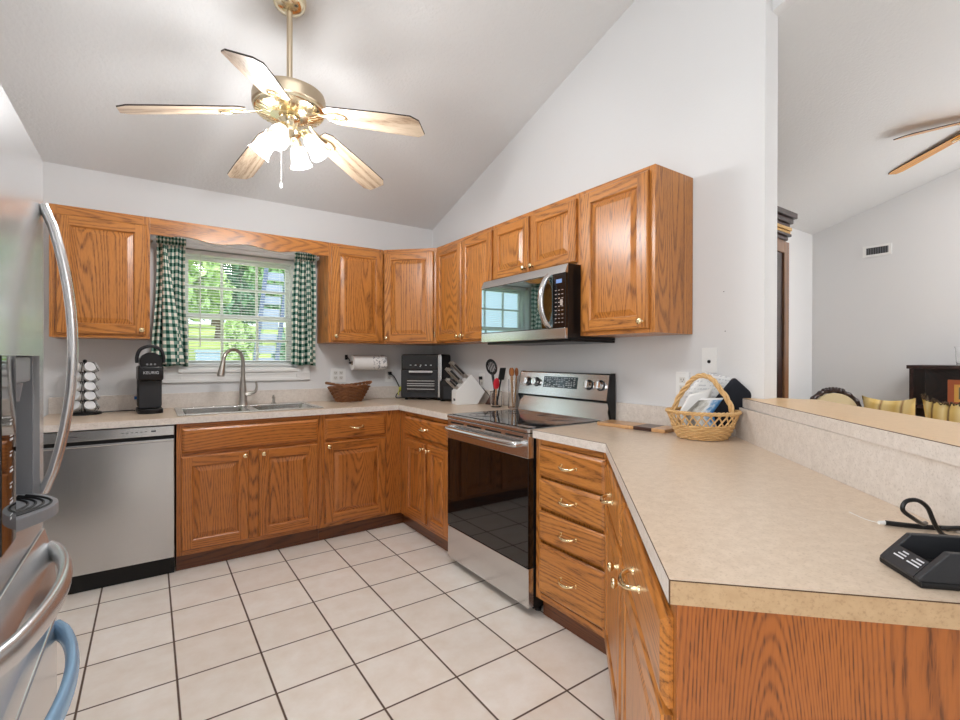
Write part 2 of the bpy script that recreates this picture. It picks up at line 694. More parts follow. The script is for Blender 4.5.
b.box(cx0, cx1, -.020, -.0145, cz0, cz0 + .022, .003)
b.box(cx0 + .0, cx1 - .0, -.019, -.0145, 1.135, 1.152, .003)
b.build('casing', M['trim'], win)
b = MB()
b.box(WX0 - .01, WX1 + .01, -.032, -.0005, WZ0 - .03, WZ0 - .002, .006)
b.box(WX0 + .001, WX1 - .001, -.0005, .07, WZ0 + .0005, WZ0 + .008)
b.build('sill', M['trim'], win)

# ---------------------------------------------------------------- window blind
bl = thing('window_blind', 'white horizontal mini blind hanging open in the kitchen window', 'blind', (-1.5985, .035, 1.19))
b = MB()
b.box(-.372, .372, -.016, .016, .800, .829, .003)
b.build('headrail', M['trim'], bl)
b = MB()
slat_z = [0.03 + i * .0198 for i in range(39)]
for z in slat_z:
    b.surf(lambda u, v, z=z: (-.368 + .736 * u, -.0125 + .025 * v, z + .0022 * math.sin(PI * v) + (v - .5) * .0065), 1, 3)
b.build('slats', M['trim'], bl)
b = MB()
b.box(-.368, .368, -.012, .012, .010, .022, .003)
b.build('bottom_rail', M['trim'], bl)
b = MB()
for x in (-.27, 0, .27):
    b.cyl((x, -.0135, .015), (x, -.0135, .81), .0008, n=6)
b.build('ladder_cord', M['trim'], bl)
b = MB()
b.cyl((-.262, -.024, .15), (-.262, -.022, .80), .0035, n=8)
b.build('tilt_wand', M['ivory'], bl)


# ---------------------------------------------------------------- gingham curtains
def gingham():
    m, nt, p = new_mat('green_gingham')
    uv = N(nt, 'ShaderNodeTexCoord').outputs['UV']
    sx = N(nt, 'ShaderNodeSeparateXYZ')
    nt.links.new(uv, sx.inputs[0])
    st = [math_n(nt, 'GREATER_THAN', math_n(nt, 'FRACT', sx.outputs[i]), .5) for i in (0, 1)]
    s = math_n(nt, 'MULTIPLY', math_n(nt, 'ADD', st[0], st[1]), .5)
    c = ramp(nt, s, [(0, srgb(246, 240, 228)), (.5, srgb(128, 160, 146)), (1, srgb(30, 74, 62))])
    nt.links.new(c, p.inputs['Base Color'])
    p.inputs['Roughness'].default_value = .9
    p.inputs['Specular IOR Level'].default_value = .1
    return m


M['gingham'] = gingham()


def curtain(xt0, xt1, xb0, xb1, label, tie):
    cx = (xt0 + xt1) / 2
    t = thing('curtain', label, 'curtain', (cx, -.062, 1.20), 0, 'gingham curtain panels')
    zt, zb = 2.075, 1.205
    cells = 5.0 * 1.5
    b = MB()

    def drape(u, v):
        w = v ** .9
        k = 1 - .10 * math.sin(PI * min(1, v * 1.3)) * tie
        x0, x1 = xt0 + (xb0 - xt0) * w, xt1 + (xb1 - xt1) * w
        mid = (x0 + x1) / 2
        x = mid + (x0 + (x1 - x0) * u - mid) * k
        y = .026 * math.sin(u * 2 * PI * 3.7 + .6 * v) * (.5 + .5 * v) + .006 * math.sin(u * 17 + v * 5)
        return (x - cx, y, zt - .055 - (zt - .055 - zb) * v - 1.20 + .004 * math.sin(u * 11))
    b.surf(drape, 60, 30, uv=lambda u, v: (u * cells, v * 17))
    b.build('drape', M['gingham'], t, 80, .0015)
    b = MB()

    def head(u, v):
        x = xt0 - .004 + (xt1 - xt0 + .008) * u
        y = -.012 + .010 * math.sin(u * 2 * PI * 7) - .012 * math.sin(PI * v)
        return (x - cx, y, zt - .058 * v - 1.20)
    b.surf(head, 70, 6, uv=lambda u, v: (u * cells * 1.15, v * 2.0 + .2))
    b.build('gathered_heading', M['gingham'], t, 80, .0015)
    b = MB()

    def fly(u, v):     # loose edge that crosses over the drape
        x = (xt0 + .03 + .11 * v * u + .02 * u) if tie > 0 else (xt1 - .04 - .03 * u + .02 * v)
        return (x - cx, -.030 - .010 * math.sin(u * 5), zt - .058 - (zt - .058 - zb - .012) * v - 1.20)
    b.surf(fly, 12, 14, uv=lambda u, v: (u * 2.6, v * 17 + .3))
    b.build('overlap_fold', M['gingham'], t, 80, .0015)
    return t


curtain(-2.115, -1.955, -2.150, -1.938, 'green and white gingham curtain at the left side of the window', 1)
curtain(-1.238, -1.090, -1.262, -1.086, 'green and white gingham curtain at the right side of the window', -1)
rod = MB().cyl((-2.14, -.062, 2.048), (-1.06, -.062, 2.048), .006, n=10)
rod.box(-2.146, -2.136, -.07, -.001, 2.035, 2.06).box(-1.064, -1.054, -.07, -.001, 2.035, 2.06)
tag(rod.build('curtain_rod', M['white']), 'thin white curtain rod running above the window behind the wavy oak valance', 'curtain rod')

# ================================================================ outside the window


def leaf_mat(name, c1, c2):
    m, nt, p = new_mat(name)
    co = obj_co(nt)
    n = noise(nt, co, 7, 3, .6)
    c = mixc(nt, ramp(nt, n, [(.35, (0, 0, 0, 1)), (.65, (1, 1, 1, 1))]), srgb(*c1), srgb(*c2))
    nt.links.new(c, p.inputs['Base Color'])
    p.inputs['Roughness'].default_value = .55
    p.inputs['Subsurface Weight'].default_value = 0
    return m


LEAF = [leaf_mat('leaf_mid', (96, 142, 84), (150, 186, 128)), leaf_mat('leaf_light', (150, 186, 116), (196, 216, 150)),
        leaf_mat('leaf_cool', (70, 118, 90), (128, 170, 138))]
M['bark'] = plain('bark', srgb(112, 96, 84), .9)


def lawn_mat():
    m, nt, p = new_mat('lawn_grass')
    co = obj_co(nt)
    n = noise(nt, co, 3, 4, .7)
    c = mixc(nt, n, srgb(150, 178, 84), srgb(204, 214, 130))
    nt.links.new(c, p.inputs['Base Color'])
    p.inputs['Roughness'].default_value = .9
    return m


GP = [(.16, -.5), (2.5, -.42), (6.0, .85), (12, 1.75), (20, 2.6), (40, 4.0)]


def gz(y):
    for (a, za), (c, zc_) in zip(GP[:-1], GP[1:]):
        if y <= c:
            return za + (zc_ - za) * (y - a) / (c - a)
    return GP[-1][1]


b = MB()
b.prism(GP + [(40, -1), (.16, -1)], -16, 24, 'x')
g = b.build('ground', lawn_mat())
g['kind'] = 'structure'


def tree(x, y, r, zc, lab, mat, n=2600, trunk=True, name='tree', cat='tree', squash=1.0):
    t = thing(name, lab, cat, (x, y, gz(y)), 0, None)
    rnd = random.Random(int(x * 31 + y * 17))
    b = MB()
    vs, fs = [], []
    lobes = [(Vector((rnd.uniform(-.55, .55) * r, rnd.uniform(-.5, .3) * r, rnd.uniform(-.6, .6) * r * squash)), r * rnd.uniform(.35, .6)) for _ in range(9)]
    for i in range(n):
        c, rr = lobes[i % 9]
        d = Vector((rnd.gauss(0, 1), rnd.gauss(0, 1), rnd.gauss(0, 1))).normalized()
        p = c + d * rr * rnd.uniform(.75, 1.05)
        p.z = p.z + zc
        s = rnd.uniform(.08, .16) * (.6 + r * .30)
        q = Euler((rnd.uniform(0, 6), rnd.uniform(0, 6), rnd.uniform(0, 6))).to_matrix()
        k = len(vs)
        for e in ((-s, 0, 0), (0, -s * .45, s * .12), (s, 0, 0), (0, s * .45, s * .12)):
            vs.append(p + q @ Vector(e))
        fs.append((k, k + 1, k + 2, k + 3))
    me = bpy.data.meshes.new('foliage')
    me.from_pydata(vs, [], fs)
    me.materials.append(mat)
    o = bpy.data.objects.new('foliage', me)
    COL.objects.link(o)
    o.parent = t
    if trunk:
        b = MB()
        b.tube([(0, 0, 0), (.05, 0, zc * .5), (-.05, .05, zc)], [.14 * r * .6, .1 * r * .6, .05 * r * .6], 9, smooth=4)
        b.build('trunk', M['bark'], t)
    return t


tree(-1.75, 8.2, 1.15, 2.0, 'light green leafy tree outside in the left third of the window', LEAF[1], 4200)
tree(.95, 9.6, 1.25, 2.1, 'bushy mid-green tree outside in the right third of the window', LEAF[0], 5000)
tree(-.45, 12.4, 1.6, 2.2, 'cool green tree outside behind the middle of the window', LEAF[2], 6000)
tree(-3.7, 14.5, 1.9, 2.6, 'distant tree outside just beyond the left window edge', LEAF[0], 4000)
tree(3.3, 14.5, 1.8, 2.6, 'distant light tree outside near the upper right of the window', LEAF[1], 5000)
tree(-1.7, 19.5, 2.7, 3.2, 'farthest left tall tree closing the window view', LEAF[0], 6500)
tree(3.7, 21.0, 2.9, 3.4, 'farthest right tall tree closing the window view', LEAF[2], 6500)
tree(1.0, 27.5, 3.6, 4.2, 'most distant tree filling the gap at the window middle', LEAF[0], 6500)
tree(-7.0, 22, 2.6, 3.4, 'far tree outside hidden mostly by the left curtain', LEAF[0], 3000)
tree(.15, 5.9, .42, .62, 'round green shrub on the lawn outside the window', LEAF[2], 1000, False, 'shrub', 'shrub')
tree(-.55, 7.3, .45, .55, 'low yellow-green shrub at mid window on the lawn', LEAF[1], 900, False, 'shrub', 'shrub')
b = MB()
b.box(-.19, .19, -.16, .16, 0, .46, .015).box(-.21, .21, -.18, .18, .4601, .50, .01)
o = b.build('utility_box', plain('blue_grey_paint', srgb(150, 170, 200), .6))
o.location = (-1.27, 6.3, 0.90)
tag(o, 'blue-grey utility box on the lawn seen through the lower left of the window', 'box')
t = thing('leaning_panel', 'pale blue-grey slatted panel leaning outside at the right of the window', 'panel', (-1.06, 3.2, -.19))
mm = plain('pale_grey_blue', srgb(150, 160, 184), .6)
for k in range(2):
    b = MB()
    x = -.10 + .28 * k
    b.prism([(x, 0), (x + .05, 0), (x + .38, 2.95), (x + .33, 2.95)], -.03, .03, 'y', bev=.005)
    b.build('rail', plain('slate_blue', srgb(96, 108, 140), .6), t)
b = MB()
for k in range(16):
    z = .15 + k * .17
    x = -.045 + .33 * z / 2.95
    b.box(x, x + .215, -.02, .02, z, z + .11, .004)
b.build('slats', mm, t)

# ================================================================ cabinets


def rect_ring(b, A, ya, Bq, yb, mv, mh):
    """quads between rect A (x0,x1,z0,z1) at ya and rect B at yb; sides use mv, top/bottom mh"""
    a = [(A[0], ya, A[2]), (A[1], ya, A[2]), (A[1], ya, A[3]), (A[0], ya, A[3])]
    c = [(Bq[0], yb, Bq[2]), (Bq[1], yb, Bq[2]), (Bq[1], yb, Bq[3]), (Bq[0], yb, Bq[3])]
    for i, m in ((0, mh), (1, mv), (2, mh), (3, mv)):
        j = (i + 1) % 4
        b.face([a[i], a[j], c[j], c[i]], m)


def inset(R, d):
    return (R[0] + d, R[1] - d, R[2] + d, R[3] - d)


def knob(parent, x, z, yf):
    b = MB()
    T = Matrix.Translation((x, yf, z)) @ Matrix.Rotation(PI / 2, 4, 'X')
    b.lathe([(0, 0), (.009, 0), (.0085, .003), (.0055, .006), (.0055, .012), (.013, .018), (.0155, .023), (.0135, .028), (.007, .0305), (0, .031)], 20, T)
    return b.build('knob', M['brass'], parent, 50)


def pull(parent, x, z, yf, w=.045):
    b = MB()
    pts = [(x - w, yf + .001, z + .004), (x - w * .95, yf - .014, z + .004), (x - w * .6, yf - .027, z), (x, yf - .030, z - .003), (x + w * .6, yf - .027, z), (x + w * .95, yf - .014, z + .004), (x + w, yf + .001, z + .004)]
    b.tube(pts, [.0062, .0055, .0058, .0085, .0058, .0055, .0062], 10, smooth=5)
    for s in (-w, w):
        T = Matrix.Translation((x + s, yf, z + .004)) @ Matrix.Rotation(PI / 2, 4, 'X')
        b.lathe([(0, 0), (.0095, 0), (.008, .0035), (0, .004)], 14, T)
    return b.build('pull_handle', M['brass'], parent, 50)


def door(parent, x0, x1, z0, z1, yf, mats, kx=None, kz=None, sw=.056, th=.019, hinge=None):
    V, Hh = mats
    b = MB()
    R = (x0, x1, z0, z1)
    rect_ring(b, R, yf + th, R, yf + .006, 0, 1)
    b.face([(x1, yf + th, z0), (x0, yf + th, z0), (x0, yf + th, z1), (x1, yf + th, z1)], 0)
    r1 = inset(R, .006)
    rect_ring(b, R, yf + .006, r1, yf, 0, 1)
    r2 = inset(R, sw)
    b.face([(r1[0], yf, r1[2]), (r2[0], yf, r1[2]), (r2[0], yf, r1[3]), (r1[0], yf, r1[3])], 0)
    b.face([(r2[1], yf, r1[2]), (r1[1], yf, r1[2]), (r1[1], yf, r1[3]), (r2[1], yf, r1[3])], 0)
    b.face([(r2[0], yf, r1[2]), (r2[1], yf, r1[2]), (r2[1], yf, r2[2]), (r2[0], yf, r2[2])], 1)
    b.face([(r2[0], yf, r2[3]), (r2[1], yf, r2[3]), (r2[1], yf, r1[3]), (r2[0], yf, r1[3])], 1)
    r3 = inset(R, sw + .005)
    rect_ring(b, r2, yf, r3, yf + .004, 0, 1)
    r3b = inset(R, sw + .008)
    rect_ring(b, r3, yf + .004, r3b, yf + .011, 0, 1)
    d = b.build('door', [V, Hh], parent, 20)
    b = MB()
    r4 = inset(R, sw + .012)
    rect_ring(b, r3b, yf + .0112, r4, yf + .0112, 0, 0)
    r5 = inset(R, sw + .038)
    rect_ring(b, r4, yf + .0112, r5, yf + .0025, 0, 0)
    b.face([(r5[0], yf + .0025, r5[2]), (r5[1], yf + .0025, r5[2]), (r5[1], yf + .0025, r5[3]), (r5[0], yf + .0025, r5[3])], 0)
    b.build('raised_panel', V, d, 15)
    if kx is not None:
        knob(d, kx, kz, yf)
    if hinge is not None:
        for z in (z0 + .06, z1 - .06):
            MB().cyl((hinge, yf + .012, z - .022), (hinge, yf + .012, z + .022), .0042, n=8).build('hinge', M['brass'], d)
    return d


def drawer(parent, x0, x1, z0, z1, yf, mat, pz=True, th=.019, name='drawer_front', pw=.045):
    b = MB()
    R = (x0, x1, z0, z1)
    rect_ring(b, R, yf + th, R, yf + .011, 0, 0)
    b.face([(x1, yf + th, z0), (x0, yf + th, z0), (x0, yf + th, z1), (x1, yf + th, z1)], 0)
    r1 = inset(R, .004)
    r2 = inset(R, .014)
    rect_ring(b, R, yf + .011, r1, yf + .007, 0, 0)
    rect_ring(b, r1, yf + .007, r2, yf, 0, 0)
    b.face([(r2[0], yf, r2[2]), (r2[1], yf, r2[2]), (r2[1], yf, r2[3]), (r2[0], yf, r2[3])], 0)
    d = b.build(name, mat, parent, 20)
    if pz:
        pull(d, (x0 + x1) / 2, (z0 + z1) / 2, yf, pw)
    return d


def cabinet(name, label, cat, loc, rot, W, D, z0, z1, rails, mats, toe=None, group=None, top=.03, bot=.03, ls=.035, rs=.035, mull=(), drail=(), shell=None):
    """local frame: x 0..W, front (face frame) at y=0 facing -Y, back at y=D"""
    V, Hh = mats
    t = thing(name, label, cat, loc, rot, group)
    b = MB()
    if shell == 'open':
        b.box(0, .016, .0195, D, z0, z1).box(W - .016, W, .0195, D, z0, z1).box(.016, W - .016, .0195, D, z0, z0 + .016).box(.016, W - .016, D - .008, D, z0 + .016, z1)
    elif shell:
        b.prism(shell, z0, z1, 'z')
    else:
        b.box(0, W, .0195, D, z0, z1)
    b.build('carcass', V, t)
    b = MB()
    b.box(0, ls, 0, .019, z0, z1, mat=0).box(W - rs, W, 0, .019, z0, z1, mat=0)
    b.box(ls, W - rs, 0, .019, z1 - top, z1, mat=1).box(ls, W - rs, 0, .019, z0, z0 + bot, mat=1)
    for m0, m1 in mull:
        b.box(m0, m1, .0002, .0188, z0 + bot, (drail[0][0] if drail else z1 - top), mat=0)
    for a, c in drail:
        b.box(ls, W - rs, .0001, .0189, a, c, mat=1)
    b.build('face_frame', [V, Hh], t)
    if toe:
        b = MB()
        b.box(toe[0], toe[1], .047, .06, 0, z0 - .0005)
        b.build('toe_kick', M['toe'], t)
    return t


UPm, LOm = (M['oakV'], M['oakH']), (M['lowV'], M['lowH'])
ZU0, ZU1 = 1.377, 2.129
YU = -.298
YF = -.606          # base face frames
R90, R45, R135 = -PI / 2, -PI / 4, -3 * PI / 4

# ---- upper cabinets, window wall
c = cabinet('upper_cabinet', 'oak upper cabinet with one wide door above the coffee pod carousel, left of the window', 'cabinet', (-2.62, YU, 0), 0, .467, .294, ZU0, ZU1, 0, UPm, top=.05, group=None)
door(c, .030, .450, ZU0 + .021, ZU1 - .054, -.0195, UPm, .426, ZU0 + .051)
c = cabinet('upper_cabinet', 'oak upper cabinet with one door just right of the window, above the paper towel roll', 'cabinet', (-1.052, YU, 0), 0, .441, .294, ZU0, ZU1, 0, UPm)
door(c, .022, .430, ZU0 + .012, ZU1 - .025, -.0195, UPm, .048, ZU0 + .050)
# diagonal corner
W = (.61 - .298) * 2 ** .5
c = cabinet('corner_cabinet', 'oak corner upper cabinet set diagonally above the air fryer oven', 'cabinet', (-.6099, -.2985, 0), R45, W, .3, ZU0, ZU1, 0, UPm,
            shell=[(.002, .0195), (W - .002, .0195), (W + .19, .205), (W / 2, W / 2 + .405), (-.19, .205)])
door(c, .010, W - .022, ZU0 + .012, ZU1 - .028, -.0195, UPm, .036, ZU0 + .045, hinge=W - .017)
# range wall
c = cabinet('upper_cabinet', 'oak upper cabinet with a pair of narrow doors between the corner cabinet and the microwave', 'cabinet', (-.2985, -.6112, 0), R90, .762, .294, ZU0, ZU1, 0, UPm, mull=[(.375, .40)])
door(c, .020, .380, ZU0 + .012, ZU1 - .030, -.0195, UPm, .355, ZU0 + .045, sw=.05)
door(c, .390, .752, ZU0 + .012, ZU1 - .030, -.0195, UPm, .414, ZU0 + .045, sw=.05)
c = cabinet('upper_cabinet', 'short oak upper cabinet with two small doors above the microwave', 'cabinet', (-.2985, -1.3742, 0), R90, .762, .294, 1.752, ZU1, 0, UPm, mull=[(.360, .382)], bot=.02)
door(c, .012, .362, 1.768, ZU1 - .028, -.0195, UPm, .335, 1.798, sw=.05)
door(c, .378, .740, 1.768, ZU1 - .028, -.0195, UPm, .404, 1.798, sw=.05)
c = cabinet('upper_cabinet', 'oak upper cabinet with one tall door and bare side panel, right of the microwave', 'cabinet', (-.2985, -2.1372, 0), R90, .447, .294, ZU0, ZU1, 0, UPm)
door(c, .022, .420, ZU0 + .018, ZU1 - .022, -.0195, UPm, .392, ZU0 + .052)

# valance board over the window
prof = []
x0, x1 = -2.1525, -1.0525


def val_z(u):
    a = abs(u - .5) * 2
    z = 2.024 - .011 * math.cos(u * 2 * PI * 3) * (1 if .1 < u < .9 else .3)
    if a > .86:
        z = 2.026 - .0 * a
    return z


for i in range(61):
    u = i / 60
    prof.append((x0 + (x1 - x0) * u, val_z(u)))
b = MB()
b.prism(prof + [(x1, ZU1), (x0, ZU1)], YU, YU + .019, 'y')
tag(b.build('valance_board', M['oakH']), 'oak valance board with wavy lower edge spanning above the window', 'valance')

# ---- base cabinets, window wall
c = cabinet('base_cabinet', 'oak sink base cabinet with long false drawer panel and two doors', 'cabinet', (-2.026, YF, 0), 0, .826, .58, .10, .873, 0, LOm, toe=(0, .826),
            mull=[(.38, .44)], drail=[(.68, .70)], top=.026, shell='open')
drawer(c, .026, .808, .700, .846, -.0195, M['lowH'], False, name='false_drawer_front')
door(c, .022, .382, .128, .680, -.0195, LOm, .358, .655)
door(c, .440, .804, .128, .680, -.0195, LOm, .465, .655)
c = cabinet('base_cabinet', 'oak base cabinet with one drawer and one door between sink base and corner', 'cabinet', (-1.199, YF, 0), 0, .592, .58, .10, .873, 0, LOm, toe=(0, .64),
            drail=[(.68, .70)], top=.026, rs=.118)
drawer(c, .028, .470, .700, .846, -.0195, M['lowH'])
door(c, .026, .470, .128, .680, -.0195, LOm, .050, .655)
# ---- base cabinet left of the range
c = cabinet('base_cabinet', 'narrow oak base cabinet with one drawer and two doors just left of the range', 'cabinet', (YF, -.6065, 0), R90, .748, .58, .10, .873, 0, LOm, toe=(-.048, .748),
            mull=[(.418, .456)], drail=[(.68, .70)], top=.026, ls=.10)
drawer(c, .104, .722, .706, .840, -.0195, M['lowH'])
door(c, .116, .422, .133, .678, -.0195, LOm, .395, .640, sw=.052)
door(c, .452, .722, .133, .678, -.0195, LOm, .478, .640, sw=.052)
# ---- four-drawer base right of the range
c = cabinet('drawer_cabinet', 'oak base cabinet with a stack of four drawers just right of the range', 'cabinet', (YF, -2.1400, 0), R90, .449, .58, .10, .873, 0, (M['oakV'], M['oakH']), toe=(0, .449), top=.026)
for z0, z1 in ((.699, .844), (.549, .686), (.393, .532), (.140, .378)):
    drawer(c, .032, .437, z0, z1, -.0195, M['oakH'])
# ---- peninsula cabinets (face the kitchen on the diagonal)
P0 = Vector((-.63, -2.59))
DX, DY = Vector((-S2, -S2)), Vector((S2, -S2))


def pen(t, d):
    p = P0 + DX * t + DY * d
    return (p.x, p.y)


c = cabinet('base_cabinet', 'oak peninsula cabinet with one drawer and one door next to the drawer stack', 'cabinet', (*pen(.012, .013), 0), R135, .578, .55, .10, .873, 0, (M['oakV'], M['oakH']), toe=(0, .578), drail=[(.68, .70)], top=.026)
drawer(c, .020, .545, .700, .840, -.0195, M['oakH'])
door(c, .020, .545, .128, .680, -.0195, UPm, .518, .640)
c = cabinet('base_cabinet', 'oak peninsula cabinet with one drawer and one door at the open end nearest the camera', 'cabinet', (*pen(.591, .013), 0), R135, .599, .55, .10, .873, 0, (M['oakV'], M['oakH']), toe=(0, .578), drail=[(.68, .70)], top=.026)
drawer(c, .018, .588, .690, .840, -.0195, M['oakH'])
door(c, .018, .588, .128, .680, -.0195, UPm, .045, .640)
b = MB()
b.prism([pen(1.1905, .012), pen(1.2065, .012), pen(1.2065, .606), pen(1.1905, .606)], 0, .874, 'z')
tag(b.build('end_panel', M['endV']), 'wide oak veneer end panel closing the peninsula below the counter edge', 'cabinet panel')

# ================================================================ worktops
CT, CB = .914, .876
LM = [M['lam'], M['splash'], M['lamedgelit'], M['seam']]
wl = thing('worktop', 'L-shaped beige laminate worktop around the sink and into the corner', 'worktop', (-2.66, 0, CB))


def rel(o):
    return Vector(o.location)


def shift(b, o):
    bmesh.ops.translate(b.bm, verts=b.bm.verts, vec=-rel(o))
    return b


SX0, SX1, SY0, SY1 = -2.000, -1.190, -.565, -.075      # sink cut-out
b = MB()
b.box(-2.66, SX0, -.63, -.002, CB, CT).box(SX1, -.002, -.63, -.002, CB, CT)
b.box(SX0, SX1, -.63, SY0, CB, CT).box(SX0, SX1, SY1, -.002, CB, CT)
b.box(-.63, -.002, -1.3365, -.63, CB, CT)
shift(b, wl).build('slab', M['lam'], wl)
b = MB()
b.box(-2.66, -.0225, -.0215, -.0015, CT + .0003, 1.016, .003)
b.box(-.0215, -.0015, -1.3365, -.0015, CT + .0003, 1.016, .003)
shift(b, wl).build('backsplash', M['splash'], wl)
b = MB()
b.box(-2.66, -.632, -.6312, -.6301, CB, CT - .0015).box(-.6312, -.6301, -1.3365, -.6312, CB, CT - .0015)
shift(b, wl).build('front_edge', M['splash'], wl)

wr = thing('worktop', 'beige laminate worktop right of the range running out along the diagonal peninsula', 'worktop', (-.63, -2.59, CB))
PE = pen(1.2105, 0)
PF = diag(PE[0] + PE[1], DF - .012)
poly = [(-.002, -2.1405), (-.63, -2.1405), (P0.x, P0.y), PE, PF, (-.002, -DF + .010)]
b = MB()
b.prism(poly, CB, CT, 'z')
shift(b, wr).build('slab', M['lam'], wr)
b = MB()
b.box(-.0215, -.0015, -DF + .03, -2.1405, CT + .0003, 1.016, .003)
shift(b, wr).build('backsplash', M['splash'], wr)
b = MB()
b.prism([(-.022, -DF + .0305), (-.0015, -DF + .0105), PF, diag(PF[0] + PF[1], DF - .0005), (-.0015, -DF - .0005 + .0015), (-.0015, -DF + .002)], CT + .0004, 1.0475, 'z') if False else \
    b.prism([(-.0222, -DF + .0222 + .012), (-.0222 , -DF + .0222 + .0008), diag(PF[0] + PF[1], DF - .0006), diag(PF[0] + PF[1], DF - .0116)], CT + .0004, 1.0475, 'z')
shift(b, wr).build('pony_wall_splash', M['splash'], wr)


def strip(b, p, q, z0, z1, off, mat=0, w=.001):
    p, q = Vector(p), Vector(q)
    d = (q - p).normalized()
    n = Vector((d.y, -d.x)) * off
    n2 = Vector((d.y, -d.x)) * (off + w)
    b.prism([tuple(p + n), tuple(q + n), tuple(q + n2), tuple(p + n2)], z0, z1, 'z', mat=mat)


b = MB()
ring = [(-.63, -2.1405), tuple(P0), PE, PF]
for i in range(3):
    strip(b, ring[i], ring[i + 1], CB, CT - .0016, .0002, 1 if i == 2 else 0)
    strip(b, ring[i], ring[i + 1], CT - .0018, CT, .0002, 2)
for q in (P0, Vector(PE)):
    b.cyl((q.x, q.y, CB), (q.x, q.y, CT), .0016, n=6, mat=2)
shift(b, wr).build('front_edge', [M['splash'], M['lamedgelit'], M['seam']], wr)

# bar ledge on the pony wall
LZ0, LZ1 = 1.0485, 1.088
bl_ = thing('bar_ledge', 'raised tan laminate bar ledge on top of the diagonal pony wall', 'bar ledge', (-.3, -3.1, LZ0))
e0, e1 = diag(SE - .03, 2.803), diag(SE - .03, 3.20)
poly = [(-.003, -2.806), e0, e1, (.16, -3.04), (.118, -2.99), (.118, -2.9125), (-.003, -2.9125)]
b = MB()
b.prism(poly, LZ0, LZ1, 'z')
shift(b, bl_).build('slab', M['ledge'], bl_)
b = MB()
strip(b, poly[0], poly[1], LZ0, LZ1 - .0016, .0002, 0)
strip(b, poly[0], poly[1], LZ1 - .0016, LZ1, .0002, 1)
strip(b, poly[1], poly[2], LZ0, LZ1 - .0016, .0002, 0)
strip(b, poly[1], poly[2], LZ1 - .0016, LZ1, .0002, 1)
shift(b, bl_).build('front_edge', [M['splash'], M['seam']], bl_)

# ================================================================ sink, faucet, soap pump
sk = thing('kitchen_sink', 'stainless double-bowl drop-in sink below the window', 'sink', (-1.595, -.32, CT))
SK = steel('sink_steel', (.66, .66, .65), .26, 'x')
b = MB()
b.box(-.425, -.385, -.262, .262, .0006, .009, .003).box(.385, .425, -.262, .262, .0006, .009, .003)
b.box(-.385, .385, -.262, -.222, .0006, .009, .003).box(-.385, .385, .150, .262, .0006, .009, .003)
b.box(-.025, .025, -.222, .150, .0006, .008, .002)
b.build('rim', SK, sk)
for x0, x1 in ((-.385, -.025), (.025, .385)):
    b = MB()
    y0, y1, zb = -.222, .150, -.17
    # open bowl, inner faces with sloping walls
    T = [(x0, y0, .004), (x1, y0, .004), (x1, y1, .004), (x0, y1, .004)]
    i_ = .025
    Bt = [(x0 + i_, y0 + i_, zb), (x1 - i_, y0 + i_, zb), (x1 - i_, y1 - i_, zb), (x0 + i_, y1 - i_, zb)]
    for k in range(4):
        j = (k + 1) % 4
        b.face([T[j], T[k], Bt[k], Bt[j]])
    b.face(Bt)
    bm_ = b.bm
    bmesh.ops.remove_doubles(bm_, verts=bm_.verts, dist=1e-5)
    bmesh.ops.bevel(bm_, geom=[e for e in bm_.edges if not e.is_boundary], offset=.02, segments=4, profile=.5, affect='EDGES')
    bo = b.build('bowl', SK, sk, 60, .0012)
    b = MB()
    b.cyl(((x0 + x1) / 2, -.03, zb + .001), ((x0 + x1) / 2, -.03, zb + .004), .042, .038, 24)
    b.build('drain', M['chrome'], bo)

fc = thing('faucet', 'brushed nickel pull-down gooseneck faucet with side lever behind the sink', 'faucet', (-1.605, -.115, .9232))
b = MB()
b.lathe([(0, 0), (.034, 0), (.034, .006), (.030, .012), (.027, .03), (.025, .09), (.022, .13), (.0175, .17), (.015, .20), (0, .20)], 28)
b.build('body', M['nickel'], fc, 40)
b = MB()
dirv = Vector((-.80, -.60, 0))
pts = [Vector((0, 0, .195)), Vector((0, 0, .29))]
for k in range(13):
    a = PI * k / 12
    pts.append(Vector((0, 0, .31)) + dirv * (.085 - .085 * math.cos(a)) + Vector((0, 0, .085 * math.sin(a))))
b.tube(pts, .0125, 16)
b.build('gooseneck', M['nickel'], fc, 60)
b = MB()
e = Vector((0, 0, .31)) + dirv * .17
b.cyl(e + Vector((0, 0, .004)), e + dirv * .022 + Vector((0, 0, -.095)), .0145, .023, 22)
b.cyl(e + dirv * .022 + Vector((0, 0, -.0952)), e + dirv * .0225 + Vector((0, 0, -.1)), .020, .019, 22)
b.build('spray_head', M['nickel'], fc, 40)
b = MB()
b.cyl((0, 0, .075), (.052, -.012, .082), .019, .016, 18)
b.tube([(.045, -.010, .082), (.075, -.018, .092), (.088, -.02, .125), (.083, -.02, .165)], [.013, .0105, .0085, .0065], 12, smooth=5)
b.build('lever_handle', M['nickel'], fc, 60)

sp = thing('soap_dispenser', 'small nickel soap pump right of the faucet on the sink rim', 'soap dispenser', (-1.40, -.115, .9232))
b = MB()
b.lathe([(0, 0), (.018, 0), (.018, .005), (.011, .010), (.010, .035), (.013, .040), (.013, .048), (0, .05)], 18)
b.build('pump_body', M['nickel'], sp, 40)
b = MB()
b.tube([(0, 0, .046), (-.004, -.014, .056), (-.008, -.04, .055), (-.009, -.055, .046)], [.009, .008, .007, .006], 10, smooth=4)
b.build('nozzle', M['nickel'], sp, 60)

